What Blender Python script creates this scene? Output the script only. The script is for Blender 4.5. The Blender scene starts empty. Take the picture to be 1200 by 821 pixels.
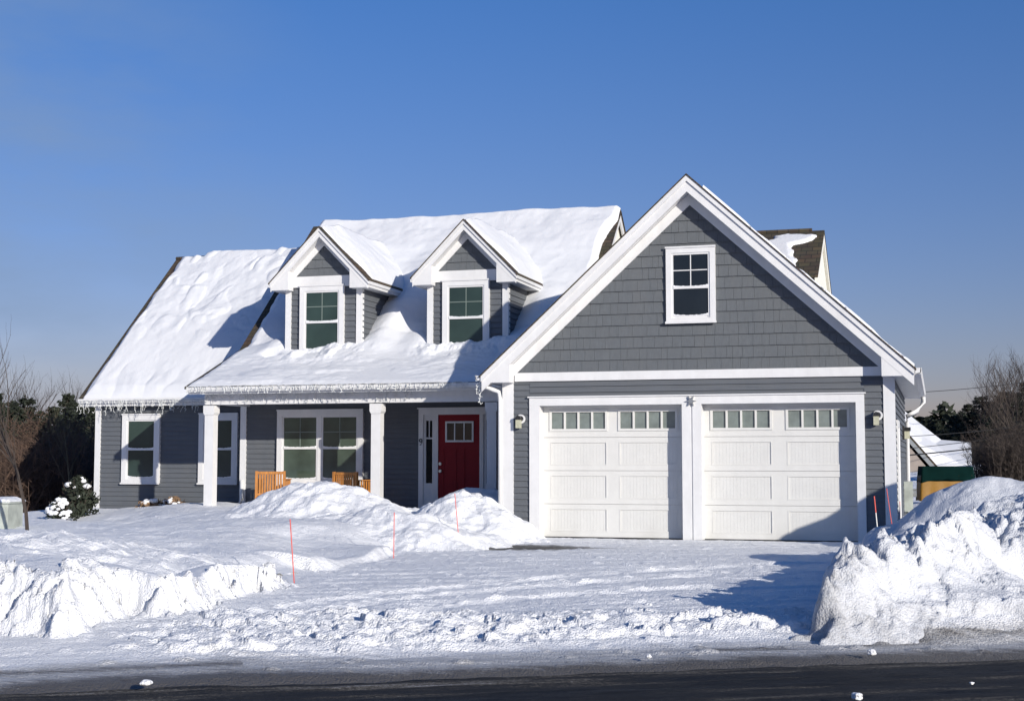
import bpy, math, random
import numpy as np
from mathutils import Vector

# ------------------------------------------------------------------ scene, camera, light
scene = bpy.context.scene
COL = scene.collection
R_ = math.radians
CAM_H, FPX = 1.44, 1667.0
PITCH = math.atan(129.5 / FPX)
YAW = math.atan(498 * math.cos(PITCH) / FPX)

cam_d = bpy.data.cameras.new('camera')
cam_d.lens = 36.0 * FPX / 1200.0
cam_d.sensor_width = 36.0
cam_d.clip_start = 0.1
cam_d.clip_end = 3000
cam = bpy.data.objects.new('camera', cam_d)
COL.objects.link(cam)
cam.location = (0, 0, CAM_H)
cam.rotation_euler = (math.pi / 2 + PITCH, 0, YAW)
scene.camera = cam

SUN_AZ, SUN_EL = R_(48.5), R_(15.8)          # azimuth measured from -Y towards +X
sun_dir = Vector((math.sin(SUN_AZ) * math.cos(SUN_EL), -math.cos(SUN_AZ) * math.cos(SUN_EL), math.sin(SUN_EL)))

world = bpy.data.worlds.new('World')
scene.world = world
world.use_nodes = True
wn, wl = world.node_tree.nodes, world.node_tree.links
wn.clear()
out = wn.new('ShaderNodeOutputWorld')
bg = wn.new('ShaderNodeBackground')
sky = wn.new('ShaderNodeTexSky')
sky.sky_type = 'NISHITA'
sky.sun_disc = False
sky.sun_elevation = SUN_EL
sky.sun_rotation = math.pi - SUN_AZ
sky.altitude = 60
sky.air_density = 1.0
sky.dust_density = 0.6
sky.ozone_density = 2.5
bg.inputs['Strength'].default_value = 0.078
tc = wn.new('ShaderNodeTexCoord')
# faint high cloud veil, anchored to the sky directions
mp = wn.new('ShaderNodeMapping')
mp.inputs['Scale'].default_value = (3.0, 3.0, 9.0)
nz = wn.new('ShaderNodeTexNoise')
nz.inputs['Scale'].default_value = 1.6
nz.inputs['Detail'].default_value = 7
nz.inputs['Roughness'].default_value = 0.55
dist = wn.new('ShaderNodeVectorMath'); dist.operation = 'DISTANCE'
dist.inputs[1].default_value = (-0.60, 0.78, 0.165)
fall = wn.new('ShaderNodeMapRange')
fall.inputs['From Min'].default_value = 0.26
fall.inputs['From Max'].default_value = 0.04
cr = wn.new('ShaderNodeMapRange')
cr.inputs['From Min'].default_value = 0.38
cr.inputs['From Max'].default_value = 0.68
mul = wn.new('ShaderNodeMath'); mul.operation = 'MULTIPLY'
mul2 = wn.new('ShaderNodeMath'); mul2.operation = 'MULTIPLY'; mul2.inputs[1].default_value = 0.7
mixc = wn.new('ShaderNodeMixRGB')
mixc.inputs['Color2'].default_value = (2.5, 3.5, 5.2, 1)
wl.new(tc.outputs['Generated'], mp.inputs['Vector'])
wl.new(mp.outputs['Vector'], nz.inputs['Vector'])
wl.new(tc.outputs['Generated'], dist.inputs[0])
wl.new(dist.outputs['Value'], fall.inputs['Value'])
wl.new(nz.outputs['Fac'], cr.inputs['Value'])
wl.new(fall.outputs['Result'], mul.inputs[0])
wl.new(cr.outputs['Result'], mul.inputs[1])
wl.new(mul.outputs[0], mul2.inputs[0])
wl.new(mul2.outputs[0], mixc.inputs['Fac'])
tint = wn.new('ShaderNodeMixRGB'); tint.blend_type = 'MULTIPLY'; tint.inputs['Fac'].default_value = 1.0
sepz = wn.new('ShaderNodeSeparateXYZ'); zr_map = wn.new('ShaderNodeMapRange')
zr_map.inputs['From Min'].default_value = 0.0; zr_map.inputs['From Max'].default_value = 0.40
tmix = wn.new('ShaderNodeMixRGB'); tmix.inputs['Color1'].default_value = (0.85, 0.67, 0.87, 1); tmix.inputs['Color2'].default_value = (0.38, 0.80, 1.36, 1)
wl.new(tc.outputs['Generated'], sepz.inputs['Vector']); wl.new(sepz.outputs['Z'], zr_map.inputs['Value'])
wl.new(zr_map.outputs['Result'], tmix.inputs['Fac']); wl.new(tmix.outputs['Color'], tint.inputs['Color2'])
wl.new(sky.outputs['Color'], tint.inputs['Color1'])
wl.new(tint.outputs['Color'], mixc.inputs['Color1'])
wl.new(mixc.outputs['Color'], bg.inputs['Color'])
wl.new(bg.outputs['Background'], out.inputs['Surface'])

sun_l = bpy.data.lights.new('sun', 'SUN')
sun_l.energy = 4.7
sun_l.angle = R_(0.5)
sun_l.color = (1.0, 0.93, 0.82)
sun = bpy.data.objects.new('sun', sun_l)
COL.objects.link(sun)
sun.rotation_euler = sun_dir.to_track_quat('Z', 'Y').to_euler()
sun.location = (20, -20, 20)

scene.view_settings.view_transform = 'Standard'
scene.view_settings.look = 'None'
scene.view_settings.gamma = 1
scene.view_settings.use_curve_mapping = False
scene.view_settings.exposure = 0.24
scene.cycles.max_bounces = 6
scene.cycles.use_denoising = True

# ------------------------------------------------------------------ measuring helpers
_F = np.array([-math.sin(YAW) * math.cos(PITCH), math.cos(YAW) * math.cos(PITCH), math.sin(PITCH)])
_Rt = np.array([math.cos(YAW), math.sin(YAW), 0.0])
_U = np.cross(_Rt, _F)
def _ray(px, py): return _F * FPX + _Rt * (px - 600) - _U * (py - 410.5)
def PY(px, py, Y):
    d = _ray(px, py); return np.array([0, 0, CAM_H]) + d * (Y / d[1])
def PZ(px, py, Z):
    d = _ray(px, py); return np.array([0, 0, CAM_H]) + d * ((Z - CAM_H) / d[2])

# ------------------------------------------------------------------ numeric noise
def _hash(ix, iy, seed):
    h = (ix.astype(np.int64) * 374761393 + iy.astype(np.int64) * 668265263 + seed * 982451653) & 0x7fffffff
    h = ((h ^ (h >> 13)) * 1274126177) & 0x7fffffff
    h = (h ^ (h >> 16)) & 0xffff
    return h / 65535.0
def vnoise(x, y, seed=0):
    ix, iy = np.floor(x), np.floor(y)
    fx, fy = x - ix, y - iy
    fx = fx * fx * fx * (fx * (fx * 6 - 15) + 10); fy = fy * fy * fy * (fy * (fy * 6 - 15) + 10)
    a = _hash(ix, iy, seed); b = _hash(ix + 1, iy, seed); c = _hash(ix, iy + 1, seed); d = _hash(ix + 1, iy + 1, seed)
    return (a * (1 - fx) + b * fx) * (1 - fy) + (c * (1 - fx) + d * fx) * fy - 0.5
def fbm(x, y, seed=0, oct=5, rough=0.5, lac=2.03):
    s = np.zeros_like(x); a = 1.0
    for k in range(oct):
        ca, sa = math.cos(k * 1.1), math.sin(k * 1.1)
        s += a * vnoise(x * ca - y * sa, x * sa + y * ca, seed + k * 17)
        x = x * lac; y = y * lac; a *= rough
    return s
def lumps(x, y, seed=0, r=0.55, density=0.6):
    """rounded clods scattered on a jittered grid, cell size 1"""
    ix, iy = np.floor(x), np.floor(y)
    h = np.zeros_like(x)
    for dx in (-1, 0, 1):
        for dy in (-1, 0, 1):
            cx_, cy_ = ix + dx, iy + dy
            jx = cx_ + _hash(cx_, cy_, seed); jy = cy_ + _hash(cx_, cy_, seed + 5)
            on = _hash(cx_, cy_, seed + 9) < density
            rr = r * (0.35 + 0.65 * _hash(cx_, cy_, seed + 11))
            d = np.sqrt((x - jx) ** 2 + (y - jy) ** 2)
            h = np.maximum(h, np.where(on, np.clip(rr - d, 0, None) ** 0.6 * rr ** 0.4, 0))
    return h
def blocks(x, y, seed=0):
    """broken slabs: every cell of a jittered grid is a tilted facet of its own height (-.5 .. .5)"""
    ix, iy = np.floor(x), np.floor(y)
    best = np.full(x.shape, 9.0); val = np.zeros_like(x)
    for dx in (-1, 0, 1):
        for dy in (-1, 0, 1):
            cx_, cy_ = ix + dx, iy + dy
            ex = x - cx_ - _hash(cx_, cy_, seed); ey = y - cy_ - _hash(cx_, cy_, seed + 5)
            d = ex * ex + ey * ey
            v = _hash(cx_, cy_, seed + 7) - .5 + (_hash(cx_, cy_, seed + 8) - .5) * 1.1 * ex + (_hash(cx_, cy_, seed + 9) - .5) * 1.1 * ey
            m = d < best; best = np.where(m, d, best); val = np.where(m, v, val)
    return val
def sstep(a, b, x):
    t = np.clip((x - a) / (b - a), 0, 1); return t * t * (3 - 2 * t)

# ------------------------------------------------------------------ materials
def new_mat(name):
    m = bpy.data.materials.new(name); m.use_nodes = True
    n = m.node_tree.nodes; return m, n, m.node_tree.links, n['Principled BSDF']
def mat(name, col, rough=0.6, var=0.08, scale=6.0, bump=0.0, bscale=60.0, metal=0.0, spec=0.5, stretch=(1, 1, 1), coord='Object', weather=0.0):
    m, n, l, p = new_mat(name)
    t = n.new('ShaderNodeTexCoord'); mp = n.new('ShaderNodeMapping'); mp.inputs['Scale'].default_value = stretch
    nz = n.new('ShaderNodeTexNoise'); nz.inputs['Scale'].default_value = scale; nz.inputs['Detail'].default_value = 6
    rp = n.new('ShaderNodeValToRGB')
    rp.color_ramp.elements[0].position = 0.3; rp.color_ramp.elements[1].position = 0.7
    rp.color_ramp.elements[0].color = (*[c * (1 - var) for c in col], 1)
    rp.color_ramp.elements[1].color = (*[min(1, c * (1 + var)) for c in col], 1)
    l.new(t.outputs[coord], mp.inputs['Vector']); l.new(mp.outputs['Vector'], nz.inputs['Vector'])
    l.new(nz.outputs['Fac'], rp.inputs['Fac']); l.new(rp.outputs['Color'], p.inputs['Base Color'])
    p.inputs['Roughness'].default_value = rough; p.inputs['Metallic'].default_value = metal
    p.inputs['Specular IOR Level'].default_value = spec
    if weather > 0:
        mw = n.new('ShaderNodeMapping'); mw.inputs['Scale'].default_value = (2.2, 2.2, 0.35)
        nw = n.new('ShaderNodeTexNoise'); nw.inputs['Scale'].default_value = 1.7; nw.inputs['Detail'].default_value = 7; nw.inputs['Roughness'].default_value = 0.65
        rw = n.new('ShaderNodeMapRange'); rw.inputs['From Min'].default_value = 0.42; rw.inputs['From Max'].default_value = 0.72; rw.inputs['To Min'].default_value = 0.0; rw.inputs['To Max'].default_value = weather
        mxw = n.new('ShaderNodeMixRGB'); mxw.inputs['Color2'].default_value = (*[min(1, c * 0.55 + 0.06) for c in col], 1)
        l.new(t.outputs[coord], mw.inputs['Vector']); l.new(mw.outputs['Vector'], nw.inputs['Vector']); l.new(nw.outputs['Fac'], rw.inputs['Value'])
        l.new(rw.outputs['Result'], mxw.inputs['Fac']); l.new(rp.outputs['Color'], mxw.inputs['Color1']); l.new(mxw.outputs['Color'], p.inputs['Base Color'])
    if bump > 0:
        n2 = n.new('ShaderNodeTexNoise'); n2.inputs['Scale'].default_value = bscale; n2.inputs['Detail'].default_value = 4
        b = n.new('ShaderNodeBump'); b.inputs['Strength'].default_value = bump; b.inputs['Distance'].default_value = 0.02
        l.new(mp.outputs['Vector'], n2.inputs['Vector']); l.new(n2.outputs['Fac'], b.inputs['Height'])
        l.new(b.outputs['Normal'], p.inputs['Normal'])
    return m

def snow_material(name, base=(0.81, 0.825, 0.855), attrs=False, fine=1.0, broad=1.0):
    m, n, l, p = new_mat(name)
    t = n.new('ShaderNodeTexCoord')
    n1 = n.new('ShaderNodeTexNoise'); n1.inputs['Scale'].default_value = 26; n1.inputs['Detail'].default_value = 5; n1.inputs['Roughness'].default_value = 0.75
    n2 = n.new('ShaderNodeTexNoise'); n2.inputs['Scale'].default_value = 9; n2.inputs['Detail'].default_value = 6
    for q in (n1, n2): l.new(t.outputs['Object'], q.inputs['Vector'])
    b1 = n.new('ShaderNodeBump'); b1.inputs['Strength'].default_value = 0.6 * fine; b1.inputs['Distance'].default_value = 0.03
    b2 = n.new('ShaderNodeBump'); b2.inputs['Strength'].default_value = 0.35 * broad; b2.inputs['Distance'].default_value = 0.05
    l.new(n1.outputs['Fac'], b1.inputs['Height']); l.new(n2.outputs['Fac'], b2.inputs['Height'])
    vg = n.new('ShaderNodeTexVoronoi'); vg.inputs['Scale'].default_value = 52; l.new(t.outputs['Object'], vg.inputs['Vector'])
    b3 = n.new('ShaderNodeBump'); b3.invert = True; b3.inputs['Strength'].default_value = 0.55 * fine; b3.inputs['Distance'].default_value = 0.022
    l.new(vg.outputs['Distance'], b3.inputs['Height']); l.new(b3.outputs['Normal'], b1.inputs['Normal'])
    l.new(b1.outputs['Normal'], b2.inputs['Normal']); l.new(b2.outputs['Normal'], p.inputs['Normal'])
    rp = n.new('ShaderNodeMixRGB'); rp.inputs['Color1'].default_value = (*[c * 0.97 for c in base], 1); rp.inputs['Color2'].default_value = (*base, 1)
    l.new(n2.outputs['Fac'], rp.inputs['Fac'])
    colour = rp.outputs['Color']
    p.inputs['Roughness'].default_value = 0.55
    p.inputs['Specular IOR Level'].default_value = 0.35
    # tiny bright crystals
    vo = n.new('ShaderNodeTexVoronoi'); vo.inputs['Scale'].default_value = 28
    l.new(t.outputs['Object'], vo.inputs['Vector'])
    if attrs:
        a = n.new('ShaderNodeAttribute'); a.attribute_name = 'dirt'
        nd = n.new('ShaderNodeTexNoise'); nd.inputs['Scale'].default_value = 7; nd.inputs['Detail'].default_value = 8; nd.inputs['Roughness'].default_value = 0.7
        mpd = n.new('ShaderNodeMapping'); mpd.inputs['Rotation'].default_value = (0, 0, -math.atan2(4.18, 7.36)); mpd.inputs['Scale'].default_value = (0.35, 2.0, 1)
        l.new(t.outputs['Object'], mpd.inputs['Vector']); l.new(mpd.outputs['Vector'], nd.inputs['Vector'])
        ad = n.new('ShaderNodeMath'); ad.operation = 'ADD'; l.new(a.outputs['Fac'], ad.inputs[0]); 
        ng = n.new('ShaderNodeTexNoise'); ng.inputs['Scale'].default_value = 30; ng.inputs['Detail'].default_value = 5; ng.inputs['Roughness'].default_value = 0.8
        l.new(t.outputs['Object'], ng.inputs['Vector'])
        av = n.new('ShaderNodeMixRGB'); av.inputs['Fac'].default_value = 0.45; l.new(nd.outputs['Fac'], av.inputs['Color1']); l.new(ng.outputs['Fac'], av.inputs['Color2'])
        sb = n.new('ShaderNodeMath'); sb.operation = 'SUBTRACT'; l.new(av.outputs['Color'], sb.inputs[0]); sb.inputs[1].default_value = 0.5
        sc_ = n.new('ShaderNodeMath'); sc_.operation = 'MULTIPLY'; l.new(sb.outputs[0], sc_.inputs[0]); sc_.inputs[1].default_value = 1.3
        l.new(sc_.outputs[0], ad.inputs[1])
        r2 = n.new('ShaderNodeValToRGB'); e = r2.color_ramp.elements
        e[0].position = 0.28; e[0].color = (0, 0, 0, 1)
        k_ = e.new(0.62); k_.color = (0.50, 0.50, 0.50, 1)
        e[1].position = 0.95; e[1].color = (1, 1, 1, 1)
        l.new(ad.outputs[0], r2.inputs['Fac'])
        mx = n.new('ShaderNodeMixRGB'); mx.inputs['Color2'].default_value = (0.10, 0.093, 0.085, 1)
        l.new(r2.outputs['Color'], mx.inputs['Fac']); l.new(colour, mx.inputs['Color1'])
        a2 = n.new('ShaderNodeAttribute'); a2.attribute_name = 'bare'
        mx2 = n.new('ShaderNodeMixRGB'); mx2.inputs['Color2'].default_value = (0.07, 0.068, 0.062, 1)
        l.new(a2.outputs['Fac'], mx2.inputs['Fac']); l.new(mx.outputs['Color'], mx2.inputs['Color1'])
        colour = mx2.outputs['Color']
    l.new(colour, p.inputs['Base Color'])
    return m

M = {}
M['snow'] = snow_material('snow')
M['ground_snow'] = snow_material('ground_snow', attrs=True)
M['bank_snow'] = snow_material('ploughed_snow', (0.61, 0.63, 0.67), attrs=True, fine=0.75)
M['roof_snow'] = snow_material('roof_snow_mat', (0.69, 0.705, 0.735), fine=0.25, broad=0.35)
M['trim'] = mat('white_trim', (0.64, 0.645, 0.655), 0.45, 0.03, weather=0.22)
M['cream'] = mat('cream_trim', (0.78, 0.77, 0.70), 0.5, 0.03)
M['door_white'] = mat('garage_door_paint', (0.595, 0.595, 0.58), 0.42, 0.02, weather=0.15)
M['siding'] = mat('grey_clapboard', (0.092, 0.102, 0.117), 0.6, 0.10, 3.0, 0.15, 40, stretch=(0.6, 0.6, 8), weather=0.5)
M['shake'] = mat('grey_shakes', (0.092, 0.104, 0.118), 0.7, 0.10, 5.0, 0.5, 30, stretch=(9, 9, 0.8), weather=0.5)
M['gable_tan'] = mat('tan_siding', (0.30, 0.26, 0.23), 0.7, 0.06)
M['red'] = mat('red_door_paint', (0.20, 0.006, 0.012), 0.6, 0.06, spec=0.25)
M['black'] = mat('black_metal', (0.02, 0.02, 0.02), 0.4, 0.1)
M['brass'] = mat('brass', (0.45, 0.35, 0.2), 0.3, 0.1, metal=0.9)
M['nickel'] = mat('brushed_metal', (0.5, 0.5, 0.48), 0.35, 0.1, metal=0.8)
M['lamp_glass'] = mat('seeded_lamp_glass', (0.42, 0.42, 0.32), 0.15, 0.12, 20)
M['wood'] = mat('golden_wood', (0.40, 0.165, 0.038), 0.5, 0.25, 8, 0.2, 40, stretch=(4, 4, 0.6))
M['pane_green'] = mat('shaded_window_glass', (0.028, 0.047, 0.042), 0.07, 0.3, 1.1, spec=0.5)
M['pane_porch'] = mat('porch_window_glass', (0.055, 0.078, 0.062), 0.06, 0.4, 1.3, spec=0.6)
M['pane_dark'] = mat('dark_window_glass', (0.010, 0.013, 0.016), 0.05, 0.2, 1.5, spec=0.6)
M['pane_garage'] = mat('garage_window_glass', (0.16, 0.19, 0.185), 0.08, 0.18, 5, spec=0.6)
M['muntin'] = mat('grille_between_panes', (0.16, 0.20, 0.18), 0.5, 0.05)
M['asphalt_bare'] = mat('porch_concrete', (0.3, 0.3, 0.3), 0.8, 0.1)
M['pine'] = mat('pine_needles', (0.017, 0.024, 0.014), 0.8, 0.5, 1.2)
M['bark'] = mat('bark', (0.045, 0.034, 0.028), 0.85, 0.3, 9)
M['bark_pale'] = mat('pale_bark', (0.09, 0.078, 0.05), 0.85, 0.3, 9)
M['brush'] = mat('brown_twigs', (0.080, 0.050, 0.036), 0.9, 0.4, 2)
M['dry'] = mat('dry_leaves', (0.20, 0.13, 0.08), 0.9, 0.4, 12)
M['tarp_green'] = mat('green_tarp', (0.002, 0.014, 0.013), 0.9, 0.15, 5, 0.2, 8, spec=0.05)
M['tarp_yellow'] = mat('mustard_tarp', (0.23, 0.115, 0.010), 0.6, 0.1, 5, 0.2, 8)
M['plastic'] = mat('grey_plastic', (0.5, 0.52, 0.52), 0.5, 0.05)
M['shade_grey'] = mat('weathered_grey_trim', (0.24, 0.26, 0.27), 0.6, 0.06)
M['utility'] = mat('frosted_steel_box', (0.33, 0.36, 0.33), 0.6, 0.25, 4)
M['stake_red'] = mat('red_fibreglass', (0.62, 0.07, 0.05), 0.5, 0.05)
M['stake_white'] = mat('white_fibreglass', (0.8, 0.78, 0.74), 0.5, 0.05)
M['wire'] = mat('wire_black', (0.02, 0.02, 0.02), 0.6, 0.05)
M['bulb'] = mat('white_light_string', (0.60, 0.62, 0.62), 0.35, 0.05)
M['rope'] = mat('yellow_cord', (0.5, 0.33, 0.06), 0.6, 0.1)

def shingle_mat():
    m, n, l, p = new_mat('roof_shingles')
    t = n.new('ShaderNodeTexCoord'); mp = n.new('ShaderNodeMapping'); mp.inputs['Rotation'].default_value = (R_(90), 0, 0)
    br = n.new('ShaderNodeTexBrick'); br.inputs['Scale'].default_value = 1.0
    br.inputs['Brick Width'].default_value = 0.22; br.inputs['Row Height'].default_value = 0.10
    br.inputs['Mortar Size'].default_value = 0.008
    br.inputs['Color1'].default_value = (0.10, 0.075, 0.045, 1); br.inputs['Color2'].default_value = (0.055, 0.045, 0.032, 1)
    br.inputs['Mortar'].default_value = (0.02, 0.018, 0.015, 1)
    nz = n.new('ShaderNodeTexNoise'); nz.inputs['Scale'].default_value = 3; nz.inputs['Detail'].default_value = 8
    mx = n.new('ShaderNodeMixRGB'); mx.blend_type = 'MULTIPLY'; mx.inputs['Fac'].default_value = 0.6
    l.new(t.outputs['Object'], mp.inputs['Vector']); l.new(mp.outputs['Vector'], br.inputs['Vector'])
    l.new(t.outputs['Object'], nz.inputs['Vector'])
    l.new(br.outputs['Color'], mx.inputs['Color1']); l.new(nz.outputs['Color'], mx.inputs['Color2'])
    l.new(mx.outputs['Color'], p.inputs['Base Color']); p.inputs['Roughness'].default_value = 0.9
    return m
M['shingle'] = shingle_mat()

def road_mat():
    m, n, l, p = new_mat('wet_winter_road')
    t = n.new('ShaderNodeTexCoord')
    mp = n.new('ShaderNodeMapping'); mp.inputs['Scale'].default_value = (0.30, 2.6, 1)      # object x runs along the road
    nz = n.new('ShaderNodeTexNoise'); nz.inputs['Scale'].default_value = 1.6; nz.inputs['Detail'].default_value = 9; nz.inputs['Roughness'].default_value = 0.62
    fn = n.new('ShaderNodeTexNoise'); fn.inputs['Scale'].default_value = 30; fn.inputs['Detail'].default_value = 6; fn.inputs['Roughness'].default_value = 0.85
    l.new(t.outputs['Object'], mp.inputs['Vector']); l.new(mp.outputs['Vector'], nz.inputs['Vector']); l.new(t.outputs['Object'], fn.inputs['Vector'])
    ge = n.new('ShaderNodeSeparateXYZ'); l.new(t.outputs['Object'], ge.inputs['Vector'])
    edge = n.new('ShaderNodeMapRange'); l.new(ge.outputs['Y'], edge.inputs['Value'])
    edge.inputs['From Min'].default_value = -1.5; edge.inputs['From Max'].default_value = 0.0
    edge.inputs['To Min'].default_value = -0.13; edge.inputs['To Max'].default_value = 0.10
    ad = n.new('ShaderNodeMath'); ad.operation = 'ADD'; l.new(nz.outputs['Fac'], ad.inputs[0]); l.new(edge.outputs['Result'], ad.inputs[1])
    a2 = n.new('ShaderNodeMath'); a2.operation = 'MULTIPLY_ADD'; l.new(fn.outputs['Fac'], a2.inputs[0]); a2.inputs[1].default_value = 0.62; l.new(ad.outputs[0], a2.inputs[2])
    rp = n.new('ShaderNodeValToRGB'); e = rp.color_ramp.elements
    e[0].position = 0.66; e[0].color = (0.012, 0.013, 0.015, 1)
    e[1].position = 1.0; e[1].color = (0.42, 0.42, 0.43, 1)
    k = e.new(0.78); k.color = (0.030, 0.030, 0.031, 1)
    k = e.new(0.86); k.color = (0.11, 0.10, 0.085, 1)
    k = e.new(0.93); k.color = (0.22, 0.215, 0.21, 1)
    l.new(a2.outputs[0], rp.inputs['Fac']); l.new(rp.outputs['Color'], p.inputs['Base Color'])
    rr = n.new('ShaderNodeMapRange'); l.new(a2.outputs[0], rr.inputs['Value'])
    rr.inputs['From Min'].default_value = 0.5; rr.inputs['From Max'].default_value = 0.8
    rr.inputs['To Min'].default_value = 0.55; rr.inputs['To Max'].default_value = 0.85
    l.new(rr.outputs['Result'], p.inputs['Roughness'])
    p.inputs['Specular IOR Level'].default_value = 0.15
    b = n.new('ShaderNodeBump'); b.inputs['Strength'].default_value = 0.9; b.inputs['Distance'].default_value = 0.02
    l.new(a2.outputs[0], b.inputs['Height']); l.new(b.outputs['Normal'], p.inputs['Normal'])
    return m
M['road'] = road_mat()

# ------------------------------------------------------------------ mesh helpers
class MB:
    def __init__(s): s.v = []; s.f = []
    def box(s, x0, x1, y0, y1, z0, z1):
        i = len(s.v)
        s.v += [(x0, y0, z0), (x1, y0, z0), (x1, y1, z0), (x0, y1, z0), (x0, y0, z1), (x1, y0, z1), (x1, y1, z1), (x0, y1, z1)]
        s.f += [(i, i+3, i+2, i+1), (i+4, i+5, i+6, i+7), (i, i+1, i+5, i+4), (i+1, i+2, i+6, i+5), (i+2, i+3, i+7, i+6), (i+3, i, i+4, i+7)]
        return s
    def prism(s, poly, a, b, axis='Y'):
        """poly: 2-D outline; extruded along axis from a to b. axis Y: (x,z); axis X: (y,z); axis Z: (x,y)"""
        mk = {'Y': lambda p, t: (p[0], t, p[1]), 'X': lambda p, t: (t, p[0], p[1]), 'Z': lambda p, t: (p[0], p[1], t)}[axis]
        i = len(s.v); n = len(poly)
        s.v += [mk(p, a) for p in poly] + [mk(p, b) for p in poly]
        s.f.append(tuple(range(i, i + n))); s.f.append(tuple(range(i + 2 * n - 1, i + n - 1, -1)))
        for k in range(n):
            k2 = (k + 1) % n
            s.f.append((i + k, i + n + k, i + n + k2, i + k2))
        return s
    def quad(s, *p):
        i = len(s.v); s.v += [tuple(q) for q in p]; s.f.append(tuple(range(i, i + len(p)))); return s
    def tube(s, pts, r, n=6, r1=None):
        pts = [Vector(p) for p in pts]; m = len(pts); base = len(s.v)
        for k, p in enumerate(pts):
            d = (pts[min(k + 1, m - 1)] - pts[max(k - 1, 0)])
            if d.length < 1e-9: d = Vector((0, 0, 1))
            d.normalize()
            a = d.cross(Vector((0, 0, 1)) if abs(d.z) < 0.9 else Vector((1, 0, 0))).normalized(); b = d.cross(a)
            rr = r if r1 is None else r + (r1 - r) * k / (m - 1)
            for j in range(n):
                t = 2 * math.pi * j / n
                s.v.append(tuple(p + a * (rr * math.cos(t)) + b * (rr * math.sin(t))))
        for k in range(m - 1):
            for j in range(n):
                j2 = (j + 1) % n
                s.f.append((base + k*n + j, base + k*n + j2, base + (k+1)*n + j2, base + (k+1)*n + j))
        s.f.append(tuple(base + j for j in range(n - 1, -1, -1))); s.f.append(tuple(base + (m-1)*n + j for j in range(n)))
        return s
    def disc(s, c, r, axis_y0, axis_y1, n=20):
        poly = [(c[0] + r * math.cos(2*math.pi*k/n), c[1] + r * math.sin(2*math.pi*k/n)) for k in range(n)]
        return s.prism(poly, axis_y0, axis_y1, 'Y')
    def ring(s, c, r0, r1, y0, y1, n=24):
        for k in range(n):
            a, b = 2*math.pi*k/n, 2*math.pi*(k+1)/n
            s.prism([(c[0]+r0*math.cos(a), c[1]+r0*math.sin(a)), (c[0]+r1*math.cos(a), c[1]+r1*math.sin(a)),
                     (c[0]+r1*math.cos(b), c[1]+r1*math.sin(b)), (c[0]+r0*math.cos(b), c[1]+r0*math.sin(b))], y0, y1, 'Y')
        return s
    def build(s, name, material, parent=None, smooth=False, off=(0, 0, 0)):
        me = bpy.data.meshes.new(name)
        ox, oy, oz = off
        me.from_pydata([(a - ox, b - oy, c - oz) for a, b, c in s.v], [], s.f)
        me.materials.append(material)
        if smooth: me.polygons.foreach_set('use_smooth', [True] * len(me.polygons))
        me.update()
        o = bpy.data.objects.new(name, me); COL.objects.link(o)
        if parent is not None: o.parent = parent
        return o

def fix_normals(o):
    import bmesh
    b = bmesh.new(); b.from_mesh(o.data); bmesh.ops.recalc_face_normals(b, faces=b.faces); b.to_mesh(o.data); b.free()

def tag(o, label=None, cat=None, group=None, kind=None):
    if label: o['label'] = label
    if cat: o['category'] = cat
    if group: o['group'] = group
    if kind: o['kind'] = kind
    return o
def empty(name, loc, rz=0, **k):
    o = bpy.data.objects.new(name, None); COL.objects.link(o)
    o.location = loc; o.rotation_euler = (0, 0, rz); o.empty_display_size = 0.2
    return tag(o, **k)
def grid_mesh(name, X, Y, Z, material, keep=None, smooth=True, attrs=None, parent=None):
    ny, nx = X.shape
    me = bpy.data.meshes.new(name)
    idx = np.arange(nx * ny).reshape(ny, nx)
    q = np.stack([idx[:-1, :-1], idx[:-1, 1:], idx[1:, 1:], idx[1:, :-1]], -1).reshape(-1, 4)
    co = np.stack([X, Y, Z], -1).reshape(-1, 3)
    if keep is not None:
        kf = (keep[:-1, :-1] | keep[:-1, 1:] | keep[1:, 1:] | keep[1:, :-1]).reshape(-1)
        q = q[kf]
        used = np.zeros(nx * ny, bool); used[q.reshape(-1)] = True
        remap = np.cumsum(used) - 1
        q = remap[q]; co = co[used]
        if attrs: attrs = {k: v.reshape(-1)[used] for k, v in attrs.items()}
    nf = len(q)
    me.vertices.add(len(co)); me.vertices.foreach_set('co', co.astype(np.float32).reshape(-1))
    me.loops.add(nf * 4); me.loops.foreach_set('vertex_index', q.astype(np.int32).reshape(-1))
    me.polygons.add(nf); me.polygons.foreach_set('loop_start', np.arange(0, nf * 4, 4, dtype=np.int32))
    me.polygons.foreach_set('loop_total', np.full(nf, 4, dtype=np.int32))
    me.polygons.foreach_set('use_smooth', np.full(nf, smooth))
    me.update(calc_edges=True)
    if attrs:
        for k, v in attrs.items():
            a = me.attributes.new(k, 'FLOAT', 'POINT'); a.data.foreach_set('value', v.astype(np.float32).reshape(-1))
    me.materials.append(material)
    o = bpy.data.objects.new(name, me); COL.objects.link(o)
    if parent is not None: o.parent = parent
    return o

# ------------------------------------------------------------------ terrain
RD = np.array([0.8695, 0.4939])                  # direction of the road
def ncoord(X, Y): return -RD[1] * X + RD[0] * Y  # distance from the camera side, across the road
def scoord(X, Y): return RD[0] * X + RD[1] * Y
ROAD_N = 11.26

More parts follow.
